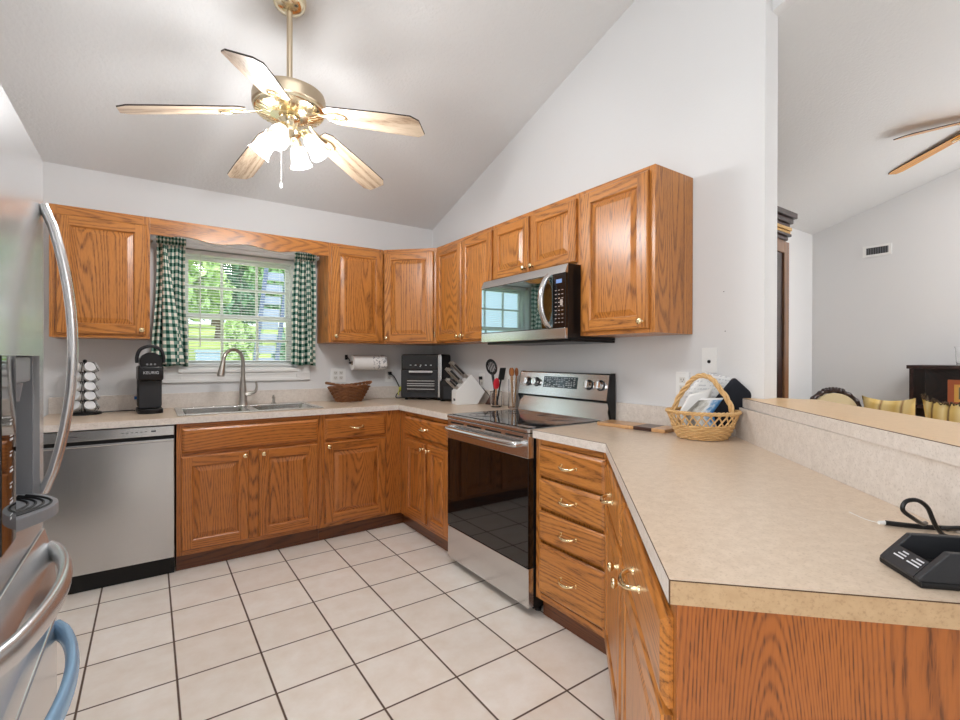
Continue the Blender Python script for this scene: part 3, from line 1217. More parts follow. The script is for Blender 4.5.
# ================================================================ dishwasher
dw = thing('dishwasher', 'stainless steel dishwasher between the refrigerator and the sink base', 'dishwasher', (-2.337, 0, 0))
b = MB()
b.box(-.302, .302, -.596, -.03, .10, .868)
b.build('tub', M['dkgrey'], dw)
b = MB()
b.box(-.300, .300, -.624, -.5965, .108, .782, .004)
b.box(-.300, .300, -.636, -.6, .782, .797, .005)
b.build('door', M['steel'], dw, 40)
b = MB()
b.box(-.300, .300, -.624, -.5965, .815, .868, .003)
cp = b.build('control_panel', M['steelH'], dw)
b = MB()
for k in range(6):
    b.box(.055 + k * .021, .066 + k * .021, -.6246, -.6241, .842, .845)
b.box(.19, .212, -.6246, -.6241, .840, .848)
b.box(-.17, -.13, -.6246, -.6241, .838, .842)
b.build('printed_marks', M['darkmark'], cp)
b = MB()
b.box(-.298, .298, -.606, -.5966, .797, .815)
b.build('handle_pocket', M['matblack'], dw)
b = MB()
b.box(-.302, .302, -.575, -.56, .002, .1)
b.box(-.302, .302, -.6, -.576, .075, .1)
b.build('toe_kick', M['matblack'], dw)

# ================================================================ range
rg = thing('electric_range', 'freestanding stainless electric range with black glass oven door', 'range', (0, -1.7515, 0), R90)
b = MB()
b.box(-.376, .376, -.612, -.03, .035, .8935)
b.build('body', M['matblack'], rg)
for sx in (-.34, .34):
    for yy in (-.55, -.1):
        MB().cyl((sx, yy, 0), (sx, yy, .036), .018, .015, 12).build('foot', M['black'], rg)
b = MB()
b.box(-.379, .379, -.655, -.095, .8965, .9165, .004)
ck = b.build('cooktop_frame', M['steelH'], rg)
b = MB()
b.box(-.362, .362, -.628, -.115, .9168, .9195, .0012)
ct_ = b.build('glass_top', M['glassblk'], rg)
b = MB()
for x, y, r in ((-.2, -.25, .075), (.2, -.25, .09), (-.2, -.49, .10), (.2, -.49, .085), (0, -.2, .05)):
    for rr in (r, r * .62):
        b.tube([(x + rr * math.cos(2 * PI * k / 40), y + rr * math.sin(2 * PI * k / 40), .9197) for k in range(40)], .0008, 4, True)
b.build('burner_rings', M['dkgrey'], ct_)
b = MB()
b.box(-.379, .379, -.650, -.613, .772, .8935, .004)
dr = b.build('oven_door_top', M['steelH'], rg)
b = MB()
b.box(-.379, .379, -.650, -.613, .2435, .7717, .003)
b.build('oven_window', M['glassblk'], rg)
b = MB()
b.tube([(-.335, -.648, .842), (-.328, -.676, .840), (-.29, -.690, .838), (0, -.694, .838), (.29, -.690, .838), (.328, -.676, .840), (.335, -.648, .842)], [.013, .015, .017, .017, .017, .015, .013], 14, smooth=5)
b.build('handle', M['steelH'], rg, 60)
b = MB()
for k in range(4):
    x = -.27 + k * .18
    b.box(x - .07, x + .07, -.6512, -.6498, .868, .877)
b.build('vent_slots', M['matblack'], rg)
b = MB()
b.box(-.379, .379, -.648, -.613, .046, .238, .004)
b.build('storage_drawer', M['steelH'], rg)
# backguard
bgm = [M['steelH'], M['black']]
b = MB()
b.prism([(-.094, .9175), (-.062, 1.012), (-.03, 1.012), (-.03, .9175)], -.379, .379, 'x', mat=0)
b.build('backguard_lower', M['steelH'], rg)
b = MB()
b.box(-.376, .376, -.066, -.03, 1.0125, 1.0255)
b.build('backguard_gap', M['matblack'], rg)
b = MB()
b.prism([(-.092, 1.026), (-.066, 1.166), (-.058, 1.174), (-.031, 1.174), (-.031, 1.026)], -.3815, .3815, 'x', mat=0)
bg = b.build('control_panel', M['steelH'], rg)
for s in (-1, 1):
    b = MB()
    b.prism([(-.088, 1.0255), (-.064, 1.166), (-.057, 1.176), (-.024, 1.176), (-.024, .9), (-.05, .9)], s * .382, s * .388, 'x')
    b.build('end_cap', M['black'], rg)
nrm = Vector((0, -.983, -.183 * -1)).normalized()
tilt = Matrix.Rotation(math.atan2(.026, .14), 4, 'X')


def on_panel(x, z):
    return Matrix.Translation((x, -.092 + .026 * (z - 1.026) / .14 - .0004, z)) @ Matrix.Rotation(-math.atan2(.026, .14), 4, 'X')


b = MB()
b.box(-.145, .148, -.0015, .001, -.034, .036, .001, M=on_panel(.003, 1.112))
ds = b.build('display', plain('display_glass', srgb(70, 80, 84), .08, .3), bg)
b = MB()
rnd = random.Random(3)
for r in range(6):
    for k in range(13):
        if rnd.random() < .72:
            b.box(-.135 + k * .021, -.135 + k * .021 + rnd.uniform(.008, .017), -.0022, -.0016, -.028 + r * .0105, -.0245 + r * .0105, M=on_panel(.003, 1.112))
b.build('display_marks', M['mark'], ds)
for kx in (-.292, -.208, .243, .328):
    b = MB()
    T = on_panel(kx, 1.108) @ Matrix.Rotation(PI / 2, 4, 'X')
    b.lathe([(0, 0), (.030, 0), (.030, .004), (.026, .006)], 28, T)
    b.lathe([(.0255, .006), (.0235, .028), (.021, .031), (0, .031)], 28, T, 1)
    b.box(-.0045, .0045, -.022, .022, .0312, .037, .002, mat=1, M=T)
    b.build('knob', [M['black'], M['chrome']], bg, 40)

# ================================================================ over-the-range microwave
mw = thing('microwave', 'stainless over-the-range microwave with arched handle under the short cabinet', 'microwave', (0, -1.7555, 0), R90)
b = MB()
b.box(-.378, .378, -.385, -.02, 1.3615, 1.7505, .003)
b.box(-.370, .370, -.36, -.012, 1.347, 1.3612, .002)
b.build('body', M['black'], mw)
b = MB()
b.box(-.376, .279, -.404, -.3855, 1.4185, 1.7015, .003)
md = b.build('door', M['mwglass'], mw)
b = MB()
b.box(.2805, .376, -.404, -.3855, 1.4185, 1.7015, .003)
mp = b.build('control_panel', plain('panel_glass', srgb(20, 15, 14), .12, 0, .6), mw)
b = MB()
b.box(-.376, .376, -.405, -.3855, 1.3615, 1.4175, .003)
b.build('lower_trim', M['steelH'], mw)
b = MB()
b.prism([(-.405, 1.7025), (-.405, 1.708), (-.386, 1.7495), (-.3855, 1.7495), (-.3855, 1.7025)], -.376, .376, 'x')
b.build('upper_trim', M['steelH'], mw)
b = MB()
b.tube([(.255, -.402, 1.425), (.250, -.430, 1.455), (.246, -.452, 1.51), (.245, -.458, 1.565), (.246, -.452, 1.62), (.250, -.430, 1.675), (.255, -.402, 1.705)], .019, 14, smooth=6, flat=.55, up=(0, 1, 0))
b.build('handle', M['steelH'], md, 60)
b = MB()
b.box(.308, .350, -.4049, -.4042, 1.652, 1.672)
b.build('clock_display', plain('lcd_blue', srgb(110, 140, 190), .3, emit=.25), mp)
b = MB()
for r in range(9):
    for k in range(3):
        b.box(.300 + k * .024, .312 + k * .024, -.4047, -.4042, 1.445 + r * .021, 1.4485 + r * .021)
b.box(.338, .356, -.4048, -.4042, 1.535, 1.565)
b.build('keypad_marks', plain('keypad_mark', srgb(176, 160, 150), .5), mp)
b = MB()
for k in range(14):
    b.box(-.3 + k * .02, -.288 + k * .02, -.30, -.08, 1.3455, 1.3468)
b.build('grease_filter', M['grey'], mw)

# ================================================================ refrigerator
fx, fy0, fy1 = -2.373, -2.887, -2.268
rf = thing('refrigerator', 'tall stainless refrigerator with water dispenser and bowed handles at the left edge', 'refrigerator', (-2.70, (fy0 + fy1) / 2, 0))


def fr(b):
    return shift(b, rf)


b = MB()
b.box(-3.04, -2.445, fy0 + .004, fy1 - .004, .03, 1.735, .004)
fr(b).build('cabinet', M['grey'], rf)
b = MB()
b.box(-2.95, -2.46, fy0 + .03, fy1 - .03, 0, .0295)
fr(b).build('base_grille', M['matblack'], rf)
# upper door with dispenser recess  (recess y -2.585..-2.315, z .90..1.262)
ry0, ry1, rz0, rz1 = -2.585, -2.318, .905, 1.262
dz0, dz1 = .835, 1.752
b = MB()
b.box(fx - .055, fx, fy0, ry0, dz0, dz1).box(fx - .055, fx, ry1, fy1, dz0, dz1)
b.box(fx - .055, fx, ry0, ry1, dz0, rz0).box(fx - .055, fx, ry0, ry1, rz1, dz1)
bmesh.ops.remove_doubles(b.bm, verts=b.bm.verts, dist=1e-5)
b.box(fx - .068, fx - .0555, ry0, ry1, rz0, rz1)
fd = fr(b).build('upper_door', M['fridge'], rf)
b = MB()
b.box(fx - .0555, fx - .0500, ry0, ry1, rz0, rz1)
b.box(fx - .05, fx - .012, ry1 - .006, ry1, rz0 + .02, rz1)
fr(b).build('dispenser_recess', M['grey'], fd)
b = MB()
b.box(fx - .045, fx - .008, ry0 + .05, ry1 - .05, rz1 - .06, rz1 - .002, .006)
b.cyl((fx - .03, (ry0 + ry1) / 2, rz1 - .10), (fx - .03, (ry0 + ry1) / 2, rz1 - .06), .016, .022, 16)
b.box(fx - .042, fx - .036, (ry0 + ry1) / 2 - .03, (ry0 + ry1) / 2 + .03, rz1 - .17, rz1 - .06, .004)
fr(b).build('dispenser_nozzle', M['grey'], fd)
b = MB()
ym = (ry0 + ry1) / 2
pr = [(fx - .05, ry0 + .004)] + [(fx - .008 + .058 * math.sin(PI * k / 16), ry0 + .006 + (ry1 - ry0 - .012) * k / 16) for k in range(17)] + [(fx - .05, ry1 - .004)]
b.prism(pr, rz0 + .0, rz0 + .026, 'z', bev=.003)
tr = fr(b).build('drip_tray', M['grey'], fd)
b = MB()
for k in range(4):
    o_ = .008 + k * .013
    pts = [(fx - .012 + (.058 * math.sin(PI * i / 14) - o_), ry0 + .03 + (ry1 - ry0 - .06) * i / 14, rz0 + .0268) for i in range(15)]
    b.tube(pts, .0028, 5)
fr(b).build('tray_slots', M['matblack'], tr)
b = MB()
b.box(fx + .0002, fx + .004, -2.70, ry0 - .004, .90, 1.262, .0015)
dp = fr(b).build('dispenser_panel', M['glassblk'], fd)
b = MB()
for k in range(7):
    z = .95 + k * .03
    b.box(fx + .0042, fx + .0046, -2.64, -2.63 + .012 * (k % 2), z, z + .004)
    b.box(fx + .0042, fx + .0046, -2.64, -2.622, z + .008, z + .0095)
fr(b).build('panel_marks', M['mark'], dp)


def bow_v(x, y, z0, z1, out, r):
    n = 14
    pts = []
    for k in range(n + 1):
        u = k / n
        pts.append((x + out * math.sin(PI * u) ** .75 + .004, y, z0 + (z1 - z0) * u))
    return pts


b = MB()
b.tube(bow_v(fx, fy1 - .030, .925, 1.635, .056, 0), .022, 16, flat=.5, up=(1, 0, 0))
fr(b).build('door_handle', M['fridgehandle'], fd, 60)
for z0, z1, hz, lab in ((.615, .828, .772, None), (.075, .605, .568, 'steel handle with a painted blue reflection')):
    b = MB()
    if lab:
        b.box(fx - .052, fx + .026, fy0, fy1, z0, z1, .006, 3)
    else:
        b.prism([(fx - .052, z0), (fx + .026, z0), (fx + .026, z0 + .06), (fx + .020, z0 + .14), (fx + .002, z1), (fx - .052, z1)], fy0, fy1, 'y', bev=.003)
    d_ = fr(b).build('freezer_drawer', M['fridge'], rf, 40)
    b = MB()
    n = 16
    pts = [(fx + (.030 if lab else .018) + .052 * math.sin(PI * k / n) ** .7, fy1 - .020 - (fy1 - fy0 - .06) * k / n, hz + .006 * math.sin(PI * k / n)) for k in range(n + 1)]
    b.tube(pts, .026, 16, flat=.5, up=(1, 0, 0))
    h_ = fr(b).build('drawer_handle', M['bluereflection'] if lab else M['fridgehandle'], d_, 60)
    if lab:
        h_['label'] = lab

# ================================================================ ceiling fans
HUB = Vector((-1.608, -1.512, 0))


def blade(parent, ang, r0, z0, r1, z1, w0, w1, mats, pitch=-11, iron=True, iron_mat=None, iz=None):
    b = MB()
    nseg = 14
    L = r1 - r0
    R = Matrix.Rotation(ang, 4, 'Z')
    slope = math.atan2(z1 - z0, L)
    T = R @ Matrix.Translation((r0, 0, z0)) @ Matrix.Rotation(-slope, 4, 'Y') @ Matrix.Rotation(math.radians(pitch), 4, 'X')
    top, poly = [], []
    for k in range(nseg + 1):
        u = k / nseg
        x = u * L
        w = (w0 + (w1 - w0) * min(1, u * 1.5)) / 2
        e = min(1, (1 - u) * L / .035)
        w *= math.sqrt(max(0, 1 - (1 - e) ** 2)) * .35 + .65 if e < 1 else 1
        e2 = min(1, u * L / .03)
        w *= .7 + .3 * math.sqrt(max(0, 1 - (1 - e2) ** 2)) if e2 < 1 else 1
        top.append((x, w))
    poly = top + [(x, -w) for x, w in reversed(top)]
    n = len(poly)
    bb = bmesh.new()
    lo = [bb.verts.new((x, y, -.003)) for x, y in poly]
    hi = [bb.verts.new((x, y, .003)) for x, y in poly]
    bb.faces.new(lo[::-1]).material_index = 0
    bb.faces.new(hi).material_index = 0
    bmesh.ops.transform(bb, matrix=Matrix(), verts=bb.verts)
    b._merge(bb, 0)
    b2 = bmesh.new()
    lo = [b2.verts.new((x, y, -.0031)) for x, y in poly]
    hi = [b2.verts.new((x, y, .0031)) for x, y in poly]
    for i in range(n):
        j = (i + 1) % n
        b2.faces.new([lo[i], lo[j], hi[j], hi[i]])
    b._merge(b2, 1)
    o = b.build('blade', mats, parent)
    o.matrix_local = T
    if iron:
        b = MB()
        # flat forked bracket under the blade root
        b.tube([(-.10, 0, .012 + slope * .0), (-.05, 0, -.004), (.0, 0, -.008), (.05, 0, -.007)], [.009, .010, .011, .011], 10, smooth=4, flat=.45)
        b.tube([(.02, -.012, -.007), (.06, -.024, -.007), (.098, -.014, -.007), (.104, 0, -.007), (.098, .014, -.007), (.06, .024, -.007), (.02, .012, -.007)], .0052, 8, smooth=4)
        b.build('blade_iron', iron_mat, o, 60)
    return o


BLM = [M['fanwood'], plain('blade_edge', srgb(58, 48, 44), .5)]
zc = H8 - SL * HUB.y
fan = thing('ceiling_fan', 'brass ceiling fan with five pale wood blades and four lit tulip lamps in the kitchen', 'ceiling fan', (HUB.x, HUB.y, zc))
b = MB()
b.lathe([(0, .03), (.074, .03), (.074, -.012), (.068, -.030), (.050, -.046), (.026, -.054), (0, -.055)], 32)
b.build('canopy', M['fanpolish'], fan, 40)
b = MB()
b.cyl((0, 0, -.05), (0, 0, 2.535 - zc), .0135, n=18)
b.lathe([(.014, 2.575 - zc), (.03, 2.560 - zc), (.034, 2.535 - zc), (.02, 2.53 - zc)], 20)
b.build('downrod', M['fanbrass'], fan, 50)
b = MB()
Z = lambda z: z - zc
b.lathe([(0, Z(2.536)), (.07, Z(2.535)), (.125, Z(2.524)), (.158, Z(2.505)), (.164, Z(2.485)), (.164, Z(2.445)), (.158, Z(2.440))], 48)
b.build('motor_housing', M['fanbrass'], fan, 40)
b = MB()
b.lathe([(.158, Z(2.440)), (.160, Z(2.428)), (.150, Z(2.415)), (.10, Z(2.402)), (.05, Z(2.398)), (0, Z(2.397))], 48)
for k in range(36):
    a = 2 * PI * k / 36
    p0 = Vector((.085 * math.cos(a), .085 * math.sin(a), Z(2.400)))
    p1 = Vector((.148 * math.cos(a), .148 * math.sin(a), Z(2.4145)))
    b.tube([p0, p1], .0032, 5)
b.build('vented_bottom_plate', M['fanpolish'], fan, 40)
for a in (171.5, 101.5, 29.5, -47, -116.8):
    blade(fan, math.radians(a), .19, Z(2.392), .672, Z(2.282), .115, .140, BLM, iron_mat=M['fanpolish'])
b = MB()
b.lathe([(0, Z(2.397)), (.045, Z(2.396)), (.05, Z(2.385)), (.038, Z(2.372)), (.034, Z(2.352)), (.052, Z(2.342)), (.055, Z(2.322)), (.04, Z(2.306)), (.018, Z(2.298)), (.010, Z(2.275)), (0, Z(2.272))], 32)
lk = b.build('light_kit', M['fanpolish'], fan, 40)


def shade_mat():
    m = bpy.data.materials.new('frosted_shade')
    m.use_nodes = True
    nt = m.node_tree
    nt.nodes.clear()
    out = N(nt, 'ShaderNodeOutputMaterial')
    a = N(nt, 'ShaderNodeMixShader')
    a.inputs[0].default_value = .35
    tr_ = N(nt, 'ShaderNodeBsdfTransparent')
    tr_.inputs[0].default_value = (.98, .97, .95, 1)
    d = N(nt, 'ShaderNodeBsdfTranslucent')
    d.inputs[0].default_value = (.95, .93, .9, 1)
    nt.links.new(tr_.outputs[0], a.inputs[1])
    nt.links.new(d.outputs[0], a.inputs[2])
    g = N(nt, 'ShaderNodeBsdfGlossy')
    g.inputs['Roughness'].default_value = .08
    c = N(nt, 'ShaderNodeMixShader')
    c.inputs[0].default_value = .08
    nt.links.new(a.outputs[0], c.inputs[1])
    nt.links.new(g.outputs[0], c.inputs[2])
    nt.links.new(c.outputs[0], out.inputs[0])
    return m


M['shade'] = shade_mat()
M['bulb'] = plain('lit_bulb', (1, .95, .86, 1), .3, emit=2.2)
for a in (-125, 145, 55, -35):
    A = math.radians(a)
    d = Vector((math.cos(A), math.sin(A), 0))
    root = Vector((0, 0, Z(2.325)))
    neck = root + d * .075 + Vector((0, 0, -.004))
    b = MB()
    b.tube([root + d * .03, root + d * .06 + Vector((0, 0, .006)), neck], .009, 10, smooth=3)
    ax = (d * .62 + Vector((0, 0, -.785))).normalized()
    T = Matrix.Translation(neck) @ ax.to_track_quat('Z', 'Y').to_matrix().to_4x4()
    b.lathe([(0, -.012), (.020, -.010), (.024, .002), (.024, .024), (.026, .028), (0, .028)], 20, T)
    b.build('lamp_arm', M['fanpolish'], lk, 50)
    b = MB()
    rp = lambda k, t: 1 + .028 * math.cos(t * 12) * (k / 6) ** 1.5
    b.lathe([(.025, .020), (.033, .034), (.039, .056), (.041, .080), (.044, .100), (.049, .113), (.054, .120)], 72, T, ripple=rp)
    sh = b.build('tulip_shade', M['shade'], lk, 80)
    b = MB()
    b.ball((0, 0, .072), .024, n=16, sz=1.35, M=Matrix(), mat=0)
    bmesh.ops.transform(b.bm, matrix=T, verts=b.bm.verts)
    b.build('bulb', M['bulb'], lk, 80)
    pl_ = T @ Vector((0, 0, .165))
    add_light('bulb_light', 'POINT', pl_, (0, 0, 0), FAN_LAMP, (.98, .985, 1.0), .045, parent=fan)
b = MB()
p = Vector((.035, -.03, 0))
for k in range(60):
    b.ball((-.032, .024, Z(2.31) - k * .0036), .0014, n=6)
b.lathe([(0, Z(2.062)), (.0045, Z(2.064)), (.006, Z(2.075)), (.003, Z(2.092)), (0, Z(2.094))], 10, Matrix.Translation((-.032, .024, 0)))
b.build('pull_chain', M['white'], fan, 60)

hub2 = Vector((2.34, -3.29))
zc2 = LH + LSL * (LY - hub2.y)
f2 = thing('ceiling_fan', 'living-room ceiling fan with golden blades, only two blade tips in view at upper right', 'ceiling fan', (hub2.x, hub2.y, zc2))
b = MB()
b.lathe([(0, .04), (.09, .04), (.09, -.02), (.12, -.04), (.13, -.075), (.10, -.10), (0, -.105)], 32)
b.build('motor_housing', M['fanbrass'], f2, 40)
for k in range(5):
    a = math.atan2(-2.665 - hub2.y, 2.556 - hub2.x) + k * 2 * PI / 5
    blade(f2, a, .17, 2.80 - zc2, .664, 2.685 - zc2, .11, .135, [M['fangold'], BLM[1]], pitch=-9, iron_mat=M['fanpolish'])

# ================================================================ things on the worktop, left to right
# coffee pod carousel
CX, CY = -2.478, -.135
cs = thing('pod_carousel', 'black wire coffee pod carousel on the worktop beside the refrigerator', 'pod holder', (CX, CY, CT))
b = MB()
b.lathe([(0, 0), (.082, 0), (.082, .012), (.076, .016), (0, .016)], 32)
b.build('base', M['black'], cs, 40)
b = MB()
b.cyl((0, 0, .016), (0, 0, .318), .005, n=10)
b.ball((0, 0, .324), .011, n=14)
b.build('pole', M['black'], cs, 60)
b = MB()
NC = 5
tiers = [.030 + .058 * k for k in range(5)]
cols = [math.radians(-62 + 72 * k) for k in range(NC)]
for a in [c_ + PI / 5 for c_ in cols]:
    e = Vector((math.cos(a), math.sin(a), 0))
    pts = []
    for z in tiers:
        pts += [e * .075 + Vector((0, 0, z + .002)), e * .050 + Vector((0, 0, z + .050))]
    b.tube([e * .06 + Vector((0, 0, .016))] + pts, .0022, 6)
    for z in tiers:
        b.tube([(0, 0, z + .052), e * .05 + Vector((0, 0, z + .052))], .002, 6)
b.build('wire_frame', M['black'], cs, 60)
TN = ['lowest', 'second', 'middle', 'fourth', 'top']
CN = ['facing forward', 'facing right', 'facing back right', 'facing back left', 'facing left']
podproto = None
for ti, z in enumerate(tiers):
    for ci, a in enumerate(cols):
        lab = 'white coffee pod %s on the %s tier of the wire carousel' % (CN[ci], TN[ti])
        e = Vector((math.cos(a), math.sin(a), 0))
        if podproto is None:
            podproto = thing('coffee_pod', lab, 'coffee pod', group='coffee pods in the carousel')
            b = MB()
            b.lathe([(0, -.036), (.016, -.036), (.0185, -.034), (.0255, -.003), (.0255, .0)], 20)
            b.build('cup', M['white'], podproto, 40)
            b = MB()
            b.lathe([(.0255, -.0015), (.0288, -.0015), (.0288, .001), (.024, .0018), (0, .0018)], 20)
            b.build('foil_lid', plain('pod_lid', srgb(232, 234, 236), .35), podproto, 30)
            o = podproto
        else:
            o = podproto.copy()
            COL.objects.link(o)
            for ch in list(podproto.children):
                c_ = ch.copy()
                COL.objects.link(c_)
                c_.parent = o
            o['label'] = lab
        ax = (e * .90 + Vector((0, 0, .42))).normalized()
        q = ax.to_track_quat('Z', 'Y')
        o.rotation_mode = 'QUATERNION'
        o.rotation_quaternion = q
        o.location = Vector((CX, CY, CT)) + e * .060 + Vector((0, 0, z + .030))

# coffee maker
cm = thing('coffee_maker', 'slim black single-serve coffee maker with raised handle left of the window', 'coffee maker', (-2.153, -.235, CT), math.radians(4))
b = MB()
b.box(-.062, .062, -.03, .13, .028, .30, .02, 3)
b.build('body', M['matblack'], cm, 50)
b = MB()
b.prism([(-.066, .13)] + [(.066 * math.cos(PI + PI * k / 16), -.055 + .050 * math.sin(PI + PI * k / 16)) for k in range(17)] + [(.066, .13)], 0, .028, 'z', bev=.004)
b.build('base', M['black'], cm, 40)
b = MB()
b.box(-.056, .056, -.034, -.0305, .032, .2, .001)
b.build('mug_bay_panel', M['dkgrey'], cm)
b = MB()
b.box(-.0655, .0655, -.085, .132, .205, .295, .012, 3)
hd = b.build('brew_head', M['black'], cm, 50)
b = MB()
text_mesh(b, 'KEURIG', .0235, Matrix.Translation((0, -.0857, .252)) @ Matrix.Rotation(PI / 2, 4, 'X'))
b.build('brand_lettering', M['mark'], hd)
b = MB()
T = Matrix.Translation((0, -.078, .318)) @ Matrix.Rotation(PI / 2, 4, 'X')
b.lathe([(0, 0), (.058, 0), (.060, .008), (.060, -.06), (.0, -.06)], 36, T)
b.build('pod_chamber', M['black'], cm, 40)
b = MB()
for k in range(3):
    b.lathe([(0, 0), (.006, 0), (.006, .0015), (0, .0015)], 12, Matrix.Translation((-.02 + .02 * k, -.0865, .305)) @ Matrix.Rotation(PI / 2, 4, 'X'))
b.build('buttons', M['grey'], cm, 40)
b = MB()
b.tube([(-.068, -.03, .315), (-.068, -.04, .355), (-.05, -.05, .398), (0, -.056, .418), (.05, -.05, .398), (.068, -.04, .355), (.068, -.03, .315)], .010, 12, smooth=6)
b.build('lift_handle', M['dkgrey'], cm, 60)
b = MB()
b.tube([(-2.40, -.08, CT + .004), (-2.32, -.06, CT + .004), (-2.25, -.055, CT + .004), (-2.235, -.09, CT + .004)], .0035, 8, smooth=6)
tag(b.build('power_cord', M['black']), 'black cord lying on the worktop between pod carousel and coffee maker', 'cord')
b = MB()
b.box(-2.238, -2.185, -.0245, -.0225, .985, 1.006, .0005)
tag(b.build('tape_strip', M['blue']), 'short strip of blue tape on the backsplash behind the coffee maker', 'tape')


# ---- woven oval basket helper
def weave_ring(b, cx, cy, z, rx, ry, r, n, phase, amp, mat=0):
    pts = []
    K = n * 6
    for i in range(K):
        t = 2 * PI * i / K
        s = amp * math.cos(n / 2 * t * 1.0 + phase * PI)
        pts.append((cx + (rx + s) * math.cos(t), cy + (ry + s) * math.sin(t), z))
    b.tube(pts, r, 6, True, mat=mat)


def wicker(name, c1, c2):
    m, nt, p = new_mat(name)
    co = obj_co(nt)
    n = noise(nt, co, 120, 3, .6)
    n2 = noise(nt, co, 22, 2, .5)
    c = mixc(nt, math_n(nt, 'ADD', math_n(nt, 'MULTIPLY', n, .6), math_n(nt, 'MULTIPLY', n2, .5)), srgb(*c1), srgb(*c2))
    nt.links.new(c, p.inputs['Base Color'])
    p.inputs['Roughness'].default_value = .5
    return m


M['wdark'] = wicker('dark_wicker', (52, 28, 18), (168, 108, 64))
M['wlight'] = wicker('honey_wicker', (190, 136, 74), (244, 208, 150))
bk = thing('wicker_basket', 'dark brown oval wicker basket on the worktop below the paper towels', 'basket', (-.845, -.165, CT))
b = MB()
b.box(-.085, .085, -.055, .055, 0, .006, .002)
NB = 12
for k in range(10):
    u = k / 9
    z = .009 + .108 * u
    weave_ring(b, 0, 0, z, .098 + .062 * u, .066 + .036 * u, .0066, 22, k % 2, .0075)
for k in range(24):
    t = 2 * PI * k / 24
    b.tube([(.096 * math.cos(t), .064 * math.sin(t), .004), (.160 * math.cos(t), .102 * math.sin(t), .122)], .003, 6)
b.build('woven_body', M['wdark'], bk, 70)
b = MB()
for ph in (0, PI):
    pts = []
    for i in range(72):
        t = 2 * PI * i / 72
        zz = .126 + .026 * max(0, math.cos(t)) ** 2 + .026 * max(0, -math.cos(t)) ** 2
        e_ = 1 + .10 * math.cos(t) ** 4
        pts.append(((.163 * e_ + .005 * math.cos(t * 14 + ph)) * math.cos(t), (.104 + .005 * math.cos(t * 14 + ph)) * math.sin(t), zz + .004 * math.sin(t * 14 + ph)))
    b.tube(pts, .0072, 7, True)
b.build('twisted_rim', M['wdark'], bk, 70)

# paper towel roll on its wall bracket
pt = thing('paper_towel_holder', 'black wall-mounted paper towel holder under the upper cabinet', 'paper towel holder', (-.655, -.002, 1.222))
b = MB()
for s in (-.158, .158):
    b.tube([(s, 0, .045), (s, -.03, .045), (s, -.085, .02), (s, -.095, 0)], .004, 8, smooth=4)
    b.ball((s, -.095, 0), .012, n=14)
    b.box(s - .012, s + .012, -.004, 0, .025, .065, .0015)
b.cyl((-.155, -.095, 0), (.155, -.095, 0), .004, n=10)
b.build('bracket', M['black'], pt, 60)
rl = thing('paper_towel_roll', 'white paper towel roll with printed pattern on its right half', 'paper towel', (-.655, -.097, 1.222))
T = Matrix.Rotation(PI / 2, 4, 'Y')
b = MB()
b.lathe([(.020, -.142), (.060, -.142), (.0615, -.140), (.0615, .140), (.060, .142), (.020, .142), (.020, -.142)], 40, T)


def towel_mat():
    m, nt, p = new_mat('printed_paper_towel')
    co = obj_co(nt)
    sx = N(nt, 'ShaderNodeSeparateXYZ')
    nt.links.new(co, sx.inputs[0])
    n = noise(nt, co, 48, 3, .6)
    msk = math_n(nt, 'MULTIPLY', math_n(nt, 'GREATER_THAN', n, .56), math_n(nt, 'GREATER_THAN', sx.outputs[0], .02))
    c = mixc(nt, msk, srgb(242, 241, 239), srgb(150, 150, 158))
    nt.links.new(c, p.inputs['Base Color'])
    p.inputs['Roughness'].default_value = .9
    return m


b.build('roll', towel_mat(), rl, 40)
b = MB()
b.lathe([(.019, -.1425), (.0198, -.1425), (.0198, .1425), (.019, .1425), (.019, -.1425)], 24, T)
b.build('core', plain('cardboard', srgb(150, 122, 92), .9), rl, 40)

# wall plates


def plate(name, label, loc, rot, w, h, kind):
    t = thing(name, label, 'outlet' if 'outlet' in name else 'wall plate', loc, rot)
    b = MB()
    b.box(-w / 2, w / 2, -.0055, -.0006, -h / 2, h / 2, .0022)
    b.build('cover_plate', M['white'], t)
    n = 2 if kind == 'double' else 1
    for g in range(n):
        xo = 0 if n == 1 else (-.023 + .046 * g)
        if kind == 'jack':
            b = MB()
            b.lathe([(0, 0), (.008, 0), (.007, .004), (0, .004)], 16, Matrix.Translation((0, -.0055, -.006)) @ Matrix.Rotation(PI / 2, 4, 'X'))
            b.build('jack', M['matblack'], t)
        else:
            for zz in (-.020, .020):
                b = MB()
                b.box(xo - .016, xo + .016, -.0075, -.0056, zz - .014, zz + .014, .003)
                r_ = b.build('receptacle', M['ivory'], t)
                b = MB()
                b.box(xo - .0075, xo - .0050, -.0079, -.0074, zz - .002, zz + .007).box(xo + .0050, xo + .0075, -.0079, -.0074, zz - .002, zz + .007)
                b.cyl((xo, -.0079, zz - .007), (xo, -.0074, zz - .007), .0025, n=8)
                b.build('slots', M['matblack'], r_)
    return t


